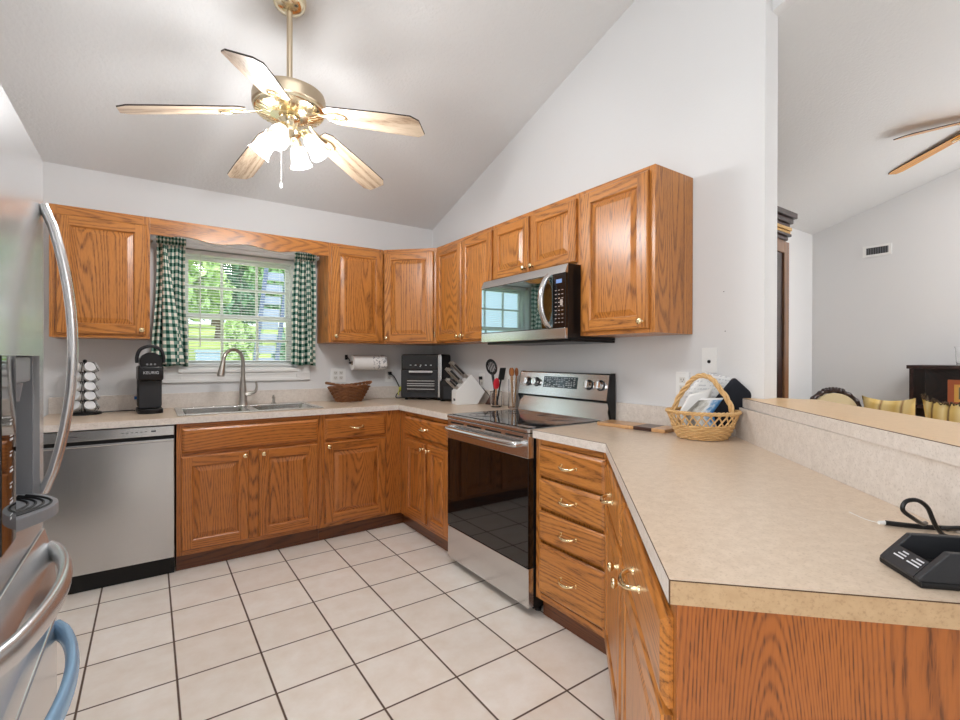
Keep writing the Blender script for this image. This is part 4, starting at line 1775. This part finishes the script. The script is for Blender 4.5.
plate('wall_outlet', 'white double-gang outlet plate on the window wall above the dark basket', (-.880, 0, 1.118), 0, .125, .115, 'double')
plate('wall_outlet', 'white outlet plate with a black plug below the right end of the paper towel roll', (-.432, 0, 1.110), 0, .075, .115, 'single')
plate('wall_outlet', 'white outlet plate with a small plug on the range wall above the knife block', (0, -.815, 1.085), R90, .075, .115, 'single')
plate('wall_outlet', 'white outlet plate on the range wall just above the honey wicker basket handle', (0, -2.533, 1.135), R90, .073, .117, 'single')
plate('phone_jack_plate', 'white phone jack plate with dark socket above and right of the outlet', (0, -2.668, 1.252), R90, .073, .117, 'jack')
for k, (y, z, w_) in enumerate(((-2.735, 1.565, 'upper'), (-2.742, 1.385, 'lower'))):
    b = MB()
    b.cyl((-.0004, y, z), (-.004, y, z), .0016, .0020, 8)
    tag(b.build('wall_nail', M['dkgrey']), '%s small nail in the bare wall right of the last upper cabinet' % w_, 'nail')

# air fryer oven on the diagonal in the corner
af = thing('air_fryer_oven', 'black and steel air fryer oven in the worktop corner', 'air fryer', (-.205, -.275, CT), math.radians(-46))
af.scale = (1.1, 1.06, 1.04)
b = MB()
b.box(-.165, .165, -.13, .15, .015, .365, .018, 3)
b.build('body', M['matblack'], af, 50)
for sx in (-.13, .13):
    for yy in (-.1, .11):
        MB().cyl((sx, yy, 0), (sx, yy, .0155), .013, .011, 10).build('foot', M['black'], af)
b = MB()
b.box(-.155, .125, -.139, -.1305, .245, .360, .004)
pn = b.build('touch_panel', M['glassblk'], af)
b = MB()
for k in range(5):
    b.box(-.09 + k * .04, -.078 + k * .04, -.1395, -.1391, .275, .281)
b.box(-.012, -.004, -.1395, -.1391, .264, .270)
b.build('panel_marks', M['mark'], pn)
b = MB()
b.box(-.160, .128, -.142, -.1305, .022, .240, .005)
dd = b.build('door', M['dkgrey'], af)
b = MB()
b.box(-.115, .110, -.1432, -.1421, .060, .170, .001)
w_ = b.build('window', M['glassblk'], dd)
b = MB()
for z in (.085, .112, .128, .15):
    b.box(-.11, .105, -.1438, -.1433, z, z + .006)
b.build('rack_glints', M['steelH'], w_)
b = MB()
b.prism([(-.10, .232), (.095, .232), (.095, .212), (.075, .196), (-.08, .196), (-.10, .212)], -.146, -.1421, 'y', bev=.001)
b.build('handle_recess', M['matblack'], dd)
b = MB()
b.box(-.095, .09, -.150, -.1462, .218, .234, .002)
b.build('handle', M['steelH'], dd)
b = MB()
b.box(.129, .158, -.141, -.1305, .022, .360, .006)
b.build('side_trim', M['steel'], af)
b = MB()
b.tube([(-.432, -.020, 1.128), (-.40, -.04, 1.10), (-.36, -.05, 1.02), (-.345, -.055, .985), (-.39, -.07, .945), (-.40, -.09, .919), (-.36, -.11, .919), (-.31, -.115, .919)], .0042, 8, smooth=8)
b.box(-.447, -.417, -.032, -.0085, 1.115, 1.142, .004)
tag(b.build('power_cord', M['black']), 'black power cord looping from the outlet down to the air fryer oven', 'cord')
b = MB()
b.ball((-.347, -.055, .992), .014, sz=1.5, n=10)
b.tube([(-.36, -.06, .975), (-.375, -.07, .955), (-.37, -.075, .94)], .004, 6, smooth=3)
tag(b.build('cord_tie', M['yellow']), 'yellow-green twist tie on the black air fryer cord', 'cord tie')

# small black toaster behind the knife block
ts = thing('toaster', 'small black toaster between the air fryer oven and the knife block', 'toaster', (-.128, -.575, CT), math.radians(-52))
b = MB()
b.box(-.09, .09, -.075, .075, .01, .175, .022, 3)
b.build('body', M['black'], ts, 50)
b = MB()
b.box(-.07, .07, -.04, -.012, .1751, .177).box(-.07, .07, .012, .04, .1751, .177)
b.build('bread_slots', M['matblack'], ts)
b = MB()
b.box(-.05, .05, -.077, -.0751, .02, .12, .001)
b.build('front_plate', M['dkgrey'], ts)
for sx in (-.07, .07):
    MB().box(sx - .012, sx + .012, -.06, .06, 0, .0102).build('foot', M['matblack'], ts)

# knife block: white, slanted face towards the left front
kb = thing('knife_block', 'white knife block full of steel-handled knives left of the range', 'knife block', (-.165, -.865, CT), math.radians(-13))
prof_ = [(-.115, .0), (-.115, .105), (.020, .215), (.125, .06), (.085, 0)]
prof_ = [(-.115, 0), (-.115, .100), (.005, .225), (.115, .095), (.055, 0)]
b = MB()
KW = .055
# profile lies in local (x,z); front face looks to -x
b.prism(prof_, -KW, KW, 'y', bev=.003)
kbo = b.build('block', M['white'], kb, 40)
b = MB()
b.box(-.1158, -.1152, -.03, .012, .028, .045)
b.build('badge', M['darkmark'], kb)
sl = Vector((.120, 0, .125)).normalized()
nn = Vector((-.721, 0, .693))
kproto = None
KL = [(.16, -.030, .105, 'front-row near'), (.16, .024, .105, 'front-row far'), (.48, -.030, .16, 'middle-row near'), (.48, .024, .16, 'middle-row far'), (.80, -.030, .17, 'back-row near'), (.80, .024, .17, 'back-row far')]
for u, y, ln, nm in KL:
    loc = Vector((-.115, 0, .100)) + Vector((.120, 0, .125)) * u + Vector((0, y, 0))
    lab = 'steel-handled kitchen knife in the %s slot of the white knife block' % nm
    if kproto is None:
        kproto = thing('kitchen_knife', lab, 'knife', group='knives in the white block')
        b = MB()
        b.box(-.0095, .0095, -.0065, .0065, .0012, .022, .003)
        b.box(-.0105, .0105, -.0070, .0070, .022, .112, .005)
        b.box(-.0095, .0095, -.0068, .0068, .112, .122, .003)
        b.build('handle', M['nickel'], kproto, 40)
        b = MB()
        b.box(-.0060, .0060, -.0074, .0074, .03, .104, .001)
        b.build('handle_scale', M['dkgrey'], kproto)
        o = kproto
    else:
        o = kproto.copy()
        COL.objects.link(o)
        for ch in list(kproto.children):
            c_ = ch.copy()
            COL.objects.link(c_)
            c_.parent = o
        o['label'] = lab
    w = kb.matrix_basis @ loc
    o.location = w
    o.rotation_mode = 'QUATERNION'
    o.rotation_quaternion = (kb.rotation_euler.to_quaternion() @ nn.to_track_quat('Z', 'X'))
    o.scale = (1.25, 1.25, ln / .122)
b = MB()
b.tube([(-.012, -.815, 1.105), (-.035, -.83, 1.098), (-.045, -.85, 1.05), (-.030, -.93, .99), (-.028, -.98, .94), (-.03, -1.0, .918), (-.06, -1.03, .918)], .0030, 8, smooth=8)
b.box(-.028, -.0085, -.828, -.802, 1.094, 1.118, .004)
tag(b.build('power_cord', M['black']), 'thin black cord with plug hanging from the outlet behind the knife block', 'cord')
b = MB()
b.prism([(-1.055, CT + .0005), (-.955, CT + .0005), (-1.055, CT + .110)], -.075, -.055, 'x', bev=.002)  # solid brown wedge added for the shade under the block's slanted underside
tag(b.build('block_shade_wedge', M['walnut']), 'dark brown wedge in place of the shade under the knife block', 'shade wedge')

# utensil jar with tools, and a clear cylinder
UX, UY = -.125, -1.165
uj = thing('utensil_jar', 'small clear glass utensil jar beside the left edge of the range', 'jar', (UX, UY, CT))
b = MB()
b.lathe([(0, .004), (.030, .004), (.036, .008), (.038, .06), (.040, .11), (.042, .112), (.044, .11), (.042, .06), (.040, .004), (.036, 0), (0, 0)], 32)
b.build('glass', M['glass'], uj, 40)


def tool(name, lab, p0, p1, r, mat, head=None):
    t = thing(name, lab, 'utensil', p0)
    d = Vector(p1) - Vector(p0)
    b = MB()
    b.tube([(0, 0, 0), d * .5 + Vector((0, 0, 0)), d], [r, r * .85, r], 10)
    b.build('handle', mat, t, 60)
    return t, d


t, d = tool('skimmer', 'black slotted skimmer spoon standing in the utensil jar', (UX + .004, UY - .006, CT + .012), (UX - .004, UY + .04, CT + .235), .010, M['dkgrey'])
T = Matrix.Translation(d + Vector((0, .012, .048))) @ Matrix.Rotation(math.radians(-30), 4, 'Z') @ Matrix.Rotation(math.radians(80), 4, 'X') @ Matrix.Rotation(math.radians(14), 4, 'Z')
b = MB()
b.lathe([(.028, .0), (.038, -.006), (.044, .0), (.044, .006), (.038, .008), (.028, .004), (.028, 0)], 32, T @ Matrix.Diagonal((.92, 1.35, 1, 1)))
hd_ = b.build('head_rim', M['black'], t, 60)
b = MB()
for k in range(6):
    x = -.028 + k * .011
    h = 1.3 * math.sqrt(max(0, .034 ** 2 - x * x))
    b.box(x - .0035, x + .0035, -h, h, -.002, .002, M=T)
b.build('slotted_blade', M['dkgrey'], t)
t, d = tool('spatula', 'black square-ended spatula standing in the utensil jar behind the red spoon', (UX + .002, UY - .002, CT + .014), (UX - .004, UY - .062, CT + .20), .006, M['black'])
b = MB()
dn = d.normalized()
q = dn.to_track_quat('Z', 'Y').to_matrix().to_4x4()
b.box(-.024, .024, -.004, .004, -.005, .085, .004, M=Matrix.Translation(d) @ q)
b.build('blade', M['dkgrey'], t)
t, d = tool('red_turner', 'red silicone spoon with wooden handle standing in the utensil jar', (UX - .014, UY - .008, CT + .013), (UX - .030, UY - .040, CT + .135), .006, M['maple'])
b = MB()
q = d.normalized().to_track_quat('Z', 'Y').to_matrix().to_4x4()
b.ball((0, 0, 0), .022, sx=1, sy=.35, sz=2.0, n=16, M=Matrix())
bmesh.ops.transform(b.bm, matrix=Matrix.Translation(d + d.normalized() * .034) @ q, verts=b.bm.verts)
b.build('head', M['red'], t, 60)
gc = thing('glass_cylinder', 'tall clear glass canister with wooden-handled tools beside the range backguard', 'canister', (-.066, -1.293, CT))
b = MB()
b.lathe([(0, .005), (.036, .005), (.038, .02), (.038, .20), (.041, .20), (.041, .004), (.038, 0), (0, 0)], 32)
b.build('glass', M['glass'], gc, 40)
for k, (dx, dy) in enumerate(((-.008, .012), (.006, -.010), (-.014, -.006))):
    t = thing('wooden_spoon', '%s wooden spoon in the tall glass canister' % ['left', 'right', 'front'][k], 'utensil', (-.066 + dx * .5, -1.293 + dy * .5, CT + .0062), 0, 'wooden spoons in the glass canister')
    b = MB()
    b.tube([(0, 0, 0), (dx * .6, dy * .6, .10), (dx, dy, .215)], [.005, .0045, .005], 8)
    b.build('handle', M['maple'], t, 60)
    b = MB()
    b.ball((dx * 1.1, dy * 1.1, .245), .019, sx=.5, sy=1, sz=1.6, n=14)
    b.build('bowl', plain('spoon_wood_%d' % k, srgb(156 + 14 * k, 96 + 10 * k, 60), .5), t, 60)

# serving boards right of the range
cb = thing('cutting_board', 'striped maple and walnut serving board lying beside the wicker basket', 'cutting board', (-.155, -2.345, CT), math.radians(7))
b = MB()
b.box(-.075, .06, -.03, .150, .0005, .018, .003)
b.build('maple_end', M['maple'], cb)
for (a, c_), mm, nm in (((-.056, -.0302), M['maple'], 'maple_stripe'), ((-.150, -.0562), M['walnut'], 'walnut_field'), ((-.218, -.1502), M['maple'], 'maple_tip')):
    b = MB()
    b.box(-.075, .06, a, c_, .0005, .018, .002)
    b.build(nm, mm, cb)

# honey wicker basket with papers
WBX, WBY = -.175, -2.735
wb = thing('wicker_basket', 'honey-coloured wicker basket with tall twisted handle holding papers on the right worktop', 'basket', (WBX, WBY, CT), math.radians(-38))
b = MB()
b.lathe([(0, .003), (.092, .003), (.092, .007), (0, .007)], 32)
rx = lambda u: .095 + .050 * u ** .8
for k in range(8):
    u = k / 14
    weave_ring(b, 0, 0, .006 + .0078 * k, rx(u), rx(u) * .90, .0046, 26, k % 2, .0045)
b.build('woven_base', M['wlight'], wb, 70)
b = MB()
for k in range(26):
    t_ = 2 * PI * k / 26
    for s in (-1, 1):
        pts = []
        for j in range(6):
            u = j / 5
            a_ = t_ + s * .30 * u
            pts.append(((rx(.5 + .5 * u)) * math.cos(a_), rx(.5 + .5 * u) * .90 * math.sin(a_), .058 + .056 * u))
        b.tube(pts, .0032, 6)
b.build('openwork_lattice', M['wlight'], wb, 70)
b = MB()
for ph in (0, 2 * PI / 3, 4 * PI / 3):
    pts = []
    for i in range(120):
        t_ = 2 * PI * i / 120
        w_ = .005
        pts.append(((.145 + w_ * math.cos(t_ * 16 + ph)) * math.cos(t_), (.131 + w_ * math.cos(t_ * 16 + ph)) * math.sin(t_), .117 + w_ * math.sin(t_ * 16 + ph)))
    b.tube(pts, .0040, 6, True)
b.build('twisted_rim', M['wlight'], wb, 70)
b = MB()
for ph in (0, PI * 2 / 3, PI * 4 / 3):
    pts = []
    for i in range(90):
        u = i / 89
        a_ = PI * u
        w_ = .0062
        rr = .088 + w_ * math.cos(u * 26 + ph)
        hh = .172 + w_ * math.cos(u * 26 + ph)
        sp_ = max(0, math.cos(a_) ** 2 - .5) * .05
        x = (rr + sp_) * math.cos(a_)
        yy_ = w_ * math.sin(u * 26 + ph) * 1.2
        pts.append((x * 1.06 * .79 + yy_ * .61, -x * 1.06 * .61 + yy_ * .79, .100 + hh * math.sin(a_)))
    b.tube(pts, .0058, 7)
b.build('twisted_handle', M['wlight'], wb, 70)
cwb = wb.matrix_basis


def sheet(name, lab, cat, pts, mats, thick=.0012, sub=None):
    """curled sheet through a 2x3 grid of world points"""
    t = thing(name, lab, cat, pts[0][0])
    o0 = Vector(pts[0][0])
    b = MB()
    P_ = [[Vector(p) - o0 for p in row] for row in pts]

    def fn(u, v):
        i = min(int(v * (len(P_) - 1)), len(P_) - 2)
        f = v * (len(P_) - 1) - i
        r0_ = P_[i][0].lerp(P_[i][1], u)
        r1_ = P_[i + 1][0].lerp(P_[i + 1][1], u)
        return r0_.lerp(r1_, f)
    b.surf(fn, 8, 12, uv=lambda u, v: (u, v))
    b.build('sheet', mats, t, 80, thick)
    return t


def brochure_mat():
    m, nt, p = new_mat('printed_brochure')
    uv = N(nt, 'ShaderNodeTexCoord').outputs['UV']
    sx = N(nt, 'ShaderNodeSeparateXYZ')
    nt.links.new(uv, sx.inputs[0])
    n = noise(nt, uv, 5, 3, .6)
    k = math_n(nt, 'ADD', math_n(nt, 'MULTIPLY', n, .5), math_n(nt, 'MULTIPLY', sx.outputs[0], .5))
    c = ramp(nt, k, [(.28, srgb(120, 116, 108)), (.45, srgb(206, 206, 200)), (.55, srgb(240, 244, 248)), (.68, srgb(90, 150, 200)), (.8, srgb(40, 110, 180))])
    edge = math_n(nt, 'GREATER_THAN', math_n(nt, 'ABSOLUTE', math_n(nt, 'SUBTRACT', sx.outputs[1], .5)), .44)
    c = mixc(nt, edge, c, srgb(240, 240, 240))
    nt.links.new(c, p.inputs['Base Color'])
    p.inputs['Roughness'].default_value = .3
    return m


def text_sheet_mat():
    m, nt, p = new_mat('printed_sheet')
    uv = N(nt, 'ShaderNodeTexCoord').outputs['UV']
    sx = N(nt, 'ShaderNodeSeparateXYZ')
    nt.links.new(uv, sx.inputs[0])
    ln = math_n(nt, 'GREATER_THAN', math_n(nt, 'FRACT', math_n(nt, 'MULTIPLY', sx.outputs[1], 14)), .6)
    n = math_n(nt, 'GREATER_THAN', noise(nt, mapping(nt, uv, (22, 14, 1)), 1, 1, .5), .5)
    k = math_n(nt, 'MULTIPLY', math_n(nt, 'MULTIPLY', ln, n), .30)
    c = mixc(nt, k, srgb(246, 246, 245), srgb(90, 100, 120))
    nt.links.new(c, p.inputs['Base Color'])
    p.inputs['Roughness'].default_value = .7
    return m


def WB(x, y, z):
    """basket-local point to world"""
    v = Matrix.Translation((WBX, WBY, CT)) @ Matrix.Rotation(-.607, 4, 'Z') @ Vector((x, y, z))
    return (v.x, v.y, v.z)


# in this frame x runs to the viewer's right, y away from the camera
sheet('paper_sheet', 'large white printed paper standing at the back of the wicker basket', 'paper',
      [[WB(-.07, .035, .01), WB(.06, .045, .01)], [WB(-.06, .055, .12), WB(.11, .06, .12)], [WB(-.035, .07, .20), WB(.19, .07, .205)], [WB(.04, .08, .285), WB(.240, .075, .248)]], text_sheet_mat())
sheet('paper_sheet', 'folded white paper leaning left in front of the large sheet in the wicker basket', 'paper',
      [[WB(-.075, -.005, .01), WB(.03, .0, .01)], [WB(-.095, .015, .11), WB(.03, .018, .13)], [WB(-.045, .03, .185), WB(.06, .036, .215)]], M['paper'])
sheet('brochure', 'glossy brochure with blue picture leaning at the front of the wicker basket', 'brochure',
      [[WB(-.065, -.055, .02), WB(.045, -.055, .02)], [WB(-.100, -.045, .108), WB(.025, -.045, .115)], [WB(-.025, -.035, .175), WB(.075, -.035, .178)]], brochure_mat())
pz = thing('fabric_pouch', 'long black fabric pouch sticking out of the right side of the wicker basket', 'pouch', WB(.045, .0, .068))
b = MB()
ax = Vector(WB(.188, .015, .226)) - Vector(WB(.045, .0, .068))
Lp = ax.length
xa = ax.normalized()
ya = (Vector(WB(0, 1, 0)) - Vector(WB(0, 0, 0))).normalized()
ya = (ya - xa * ya.dot(xa)).normalized()
za = xa.cross(ya)
Tm = Matrix(((xa.x, ya.x, za.x, 0), (xa.y, ya.y, za.y, 0), (xa.z, ya.z, za.z, 0), (0, 0, 0, 1)))
b.box(0, Lp, -.014, .014, -.060, .060, .014, 4, M=Tm)
b.build('pouch', M['navy'], pz, 50)
b = MB()
b.tube([Tm @ Vector((x_, -.004, -.0572)) for x_ in (.02, Lp * .5, Lp - .012)], .002, 6)
b.build('piping', plain('cream_piping', srgb(214, 206, 190), .7), pz)

# battery charger on the peninsula
ch = thing('battery_charger', 'black battery charger dock on the peninsula at the right edge', 'charger', (-1.1985, -3.677, CT), R45)
# local x runs along the long front side, y towards the pony wall
b = MB()
b.prism([(0, .0005), (-.004, .012), (.003, .020), (.036, .054), (.30, .054), (.30, .0005)], 0, .012, 'y', bev=.002)
b.prism([(0, .0005), (-.004, .012), (.003, .020), (.036, .054), (.30, .054), (.30, .0005)], .080, .092, 'y', bev=.002)
b.prism([(0, .0005), (-.004, .012), (.003, .020), (.018, .0355), (.018, .0005)],   .0121, .0799, 'y')
b.box(.0181, .125,   .0121, .0799, .0005, .014)
b.prism([(.1251, .0005), (.1251, .045), (.135, .054), (.30, .054), (.30, .0005)],   .0121, .0799, 'y', bev=.001)
hs = b.build('housing', M['dkgrey'], ch, 40)
b = MB()
b.box(-.003, .302, -.003, .095, .0002, .010, .003)
b.build('base_rim', M['matblack'], ch)
b = MB()
b.box(.0185, .1245, .0125, .0795, .0141, .016)
b.build('battery_bay', M['matblack'], ch)
b = MB()
R_ = Matrix.Translation((.0035, .046, .0212)) @ Matrix.Rotation(-math.atan2(.034, .033), 4, 'Y')
for k in range(3):
    for q_ in range(2):
        b.box(.003 + k * .0052, .0052 + k * .0052, -.030 + q_ * .033, -.004 + q_ * .03 - .005 * k, .0002, .0006, M=R_)
b.build('printed_marks', M['mark'], hs)


def path(pts):
    return [tuple(p) for p in pts]


b = MB()
b.tube([(-.905, -3.556, .9205), (-.885, -3.590, .9205), (-.859, -3.622, .9205), (-.825, -3.655, .9205), (-.80, -3.70, .9205), (-.83, -3.74, .9205)], .0052, 8, smooth=6)
b.tube([(-.876, -3.612, .9305), (-.91, -3.615, .936), (-.955, -3.612, .954), (-.979, -3.602, .972), (-.976, -3.605, .988), (-.958, -3.617, .991), (-.942, -3.628, .978), (-.931, -3.634, .954), (-.922, -3.639, .936), (-.900, -3.650, .9195), (-.87, -3.70, .9195), (-.85, -3.77, .9195)], .0040, 8, smooth=8)
b.tube([(-.89, -3.64, .9305), (-.895, -3.665, .940), (-.875, -3.70, .944), (-.85, -3.70, .934), (-.86, -3.66, .930), (-.89, -3.645, .9305)], .0040, 8, smooth=8)
cc = b.build('cable', M['black'])
tag(cc, 'looped black cable lying behind the battery charger on the peninsula', 'cable')
b = MB()
b.cyl((-.905, -3.556, .9205), (-.915, -3.548, .9205), .0044, .0035, 10)
b.tube([(-.915, -3.548, .9205), (-.925, -3.53, .924), (-.925, -3.50, .932)], .0006, 6, smooth=3)
b.build('white_tip', M['white'], cc)

# ================================================================ living room beyond the ledge
av = thing('air_vent', 'white wall air vent with dark louvres high on the living-room wall', 'air vent', (LX, -2.43, 2.217), R90)
b = MB()
b.box(-.102, .102, -.010, -.0006, .030, .049, .002).box(-.102, .102, -.010, -.0006, -.049, -.030, .002)
b.box(-.102, -.078, -.010, -.0006, -.030, .030, .002).box(.078, .102, -.010, -.0006, -.030, .030, .002)
b.build('frame', M['white'], av)
b = MB()
b.box(-.078, .078, -.003, -.0007, -.030, .030)
b.build('duct_opening', M['matblack'], av)
b = MB()
for k in range(13):
    x = -.072 + k * .012
    b.box(x - .0022, x + .0022, -.009, -.0032, -.030, .030)
b.build('louvres', M['grey'], av)

ar = thing('armoire', 'tall dark cherry armoire with gilded crown moulding beyond the end of the range wall', 'armoire', (1.01, -2.16, 0))
b = MB()
b.box(-.54, .555, -.18, .22, .06, 2.10)
b.build('carcass', M['cherry'], ar)
b = MB()
b.box(-.56, .575, -.2, .22, 0, .0598)
b.build('plinth', M['cherry'], ar)
for x0, x1 in ((-.535, .005), (.009, .55)):
    b = MB()
    b.box(x0, x0 + .07, -.205, -.1805, .08, 2.08, .004).box(x1 - .07, x1, -.205, -.1805, .08, 2.08, .004)
    b.box(x0 + .07, x1 - .07, -.205, -.1805, 2.0, 2.08, .004).box(x0 + .07, x1 - .07, -.205, -.1805, .08, .18, .004)
    dd = b.build('door', M['cherry'], ar)
    b = MB()
    b.box(x0 + .07, x1 - .07, -.192, -.186, .18, 2.0)
    b.build('door_inset', M['darkwood'], dd)
b = MB()
for z0, z1, o_, m_ in ((2.10, 2.125, .012, 0), (2.1255, 2.145, .028, 0), (2.1455, 2.165, .022, 1), (2.1655, 2.19, .030, 1), (2.1905, 2.215, .020, 0), (2.2155, 2.25, .036, 0), (2.2505, 2.290, .055, 0)):
    b.box(-.54 - o_, .555 + o_, -.18 - o_, .22, z0, z1, .006, mat=m_)
b.build('crown_moulding', [M['darkwood'], plain('gilded_wood', srgb(196, 156, 92), .3, .4)], ar)

bc = thing('bookcase', 'dark espresso bookcase against the living-room wall at the right edge', 'bookcase', (2.93, -3.30, 0))
b = MB()
b.box(-.165, .165, -.57, -.545, 0, 1.185).box(-.165, .165, .545, .57, 0, 1.185)
b.box(.150, .165, -.545, .545, 0, 1.185)
b.box(-.165, .15, -.5449, .5449, .02, .06)
b.build('carcass', M['darkwood'], bc)
b = MB()
b.box(-.18, .178, -.585, .585, 1.1852, 1.214, .004)
b.build('top', M['darkwood'], bc)
for z in (.44, .88):
    b = MB()
    b.box(-.16, .1498, -.5448, .5448, z, z + .025)
    b.build('shelf', M['darkwood'], bc)
pf = thing('picture_frame', 'small orange-brown framed picture standing in the bookcase', 'picture frame', (2.80, -3.055, .906), R90)
b = MB()
FO = plain('orange_frame', srgb(176, 96, 60), .5)
b.box(-.11, -.075, -.012, .012, 0, .20, .003).box(.075, .11, -.012, .012, 0, .20, .003)
b.box(-.075, .075, -.012, .012, .165, .20, .003).box(-.075, .075, -.012, .012, 0, .035, .003)
b.build('frame', FO, pf)
b = MB()
b.box(-.075, .075, -.004, .006, .035, .165)
b.box(-.05, .05, -.0046, -.0041, .055, .145, mat=1)
b.build('picture', [plain('gold_mat', srgb(226, 176, 90), .5), plain('photo_grey', srgb(96, 100, 104), .4)], pf)
gv = thing('glass_vase', 'clear glass vase on top of the dark bookcase', 'vase', (2.86, -3.04, 1.2142))
b = MB()
b.lathe([(0, .006), (.055, .006), (.06, .03), (.064, .12), (.07, .14), (.073, .14), (.067, .12), (.063, .03), (.058, 0), (0, 0)], 32)
b.build('glass', M['glass'], gv, 40)

# carved armchair
ac = thing('carved_armchair', 'carved dark wood chair with cream oval back seen over the ledge', 'chair', (2.585, -2.40, 0), math.radians(-42))
CW = M['darkwood']
b = MB()
b.box(-.24, .24, -.22, .22, .40, .47, .03, 3)
b.build('seat', plain('cream_fabric', srgb(214, 196, 160), .9), ac, 50)
b = MB()
b.box(-.25, .25, -.23, .23, .35, .3995, .01)
b.build('seat_rail', CW, ac)
for sx in (-.22, .22):
    for sy in (-.2, .2):
        MB().tube([(sx, sy, .35), (sx * 1.02, sy * 1.02, .18), (sx * 1.06, sy * 1.1, 0)], [.025, .02, .014], 10, smooth=4).build('leg', CW, ac, 60)
b = MB()
pts = []
for k in range(25):
    a_ = PI * k / 24
    pts.append((.205 * math.cos(a_), .20 + .03 * math.sin(a_), .80 + .185 * math.sin(a_)))
pts = [(.16, .19, .40), (.19, .195, .60)] + pts + [(-.19, .195, .60), (-.16, .19, .40)]
rr = [.017] * len(pts)
for k in range(2, 27):
    rr[k] = .021 + .005 * math.cos(k * 2.1)
b.tube(pts, rr, 12, smooth=3)
for k in range(7):
    a_ = PI * (.38 + .04 * k)
    b.ball((.205 * math.cos(a_), .226, .812 + .185 * math.sin(a_)), .021, n=10)
b.build('carved_back_frame', CW, ac, 60)
b = MB()
pr = [(.185 * math.cos(PI * k / 20), .80 + .165 * math.sin(PI * k / 20)) for k in range(21)] + [(-.165, .52), (.165, .52)]
b.prism(pr, .19, .225, 'y', bev=.008)
b.build('back_pad', plain('cream_back', srgb(206, 188, 150), .9), ac, 50)

# sofa with striped cushions
sf = thing('sofa', 'tan sofa just beyond the bar ledge, mostly hidden by it', 'sofa', (1.58, -3.50, 0))
TF = plain('tan_fabric', srgb(190, 150, 100), .9)
b = MB()
b.box(-.36, .42, -.70, .70, .08, .55, .03, 3)
b.build('base', TF, sf, 50)
b = MB()
b.box(-.44, -.20, -.70, .70, .0805, .86, .06, 4)
b.build('back', TF, sf, 50)
for s in (-1, 1):
    b = MB()
    b.box(-.40, .40, s * .80 - .095, s * .80 + .095, .08, .62, .05, 4)
    b.build('arm', TF, sf, 50)
for sx in (-.34, .34):
    for sy in (-.7, .7):
        MB().cyl((sx, sy, 0), (sx, sy, .079), .02, .025, 10).build('leg', CW, sf)


def stripe_mat(name, c1, c2, c3, k):
    m, nt, p = new_mat(name)
    uv = N(nt, 'ShaderNodeTexCoord').outputs['Object']
    sx = N(nt, 'ShaderNodeSeparateXYZ')
    nt.links.new(uv, sx.inputs[0])
    f = math_n(nt, 'FRACT', math_n(nt, 'MULTIPLY', sx.outputs[0], k))
    c = ramp(nt, f, [(.0, srgb(*c1)), (.40, srgb(*c2)), (.60, srgb(*c1)), (.72, srgb(*c3)), (.82, srgb(*c1))])
    nt.links.new(c, p.inputs['Base Color'])
    p.inputs['Roughness'].default_value = .6
    return m


ST = stripe_mat('gold_stripe', (222, 186, 104), (244, 222, 160), (96, 60, 34), 15)
ST2 = stripe_mat('pale_gold_stripe', (236, 208, 140), (222, 184, 100), (150, 108, 60), 10)


def cushion(lab, loc, rz, tilt, w, h, mat, fringe):
    t = thing('cushion', lab, 'cushion', loc, 0, 'striped cushions on the sofa')
    t.rotation_euler = (tilt, 0, rz)
    b = MB()

    def fn(sgn):
        def f(u, v):
            x, z = u - .5, v - .5
            e_ = (1 - (2 * x) ** 4) * (1 - (2 * z) ** 4)
            return (x * w * (1 - .10 * (1 - (2 * z) ** 2)), sgn * .075 * max(0, e_) ** .6, h / 2 + z * h * (1 - .10 * (1 - (2 * x) ** 2)))
        return f
    b.surf(fn(1), 16, 16).surf(fn(-1), 16, 16)
    bmesh.ops.remove_doubles(b.bm, verts=b.bm.verts, dist=1e-4)
    bmesh.ops.recalc_face_normals(b.bm, faces=b.bm.faces)
    b.build('cover', mat, t, 70)
    if fringe:
        b = MB()
        rnd = random.Random(5)
        for k in range(70):
            x = (k / 69 - .5) * w
            zz = h - .1 * h * .0 - .02 * (1 - (2 * x / w) ** 2) * 2
            b.tube([(x, 0, zz), (x + rnd.uniform(-.01, .01), rnd.uniform(-.02, .02), zz + rnd.uniform(.012, .03))], .004, 5)
        b.build('tassel_fringe', plain('dark_fringe', srgb(84, 66, 48), .9), t)


cushion('pale gold striped cushion, nearest the carved chair, on the sofa', (1.575, -2.945, .551), math.radians(-92), math.radians(14), .255, .50, ST2, False)
cushion('gold striped cushion with dark tassel fringe in the middle of the sofa', (1.575, -3.225, .551), math.radians(-89), math.radians(14), .265, .50, ST, True)
cushion('gold and brown striped cushion nearest the bookcase side of the sofa', (1.585, -3.515, .551), math.radians(-92), math.radians(15), .275, .50, ST, True)
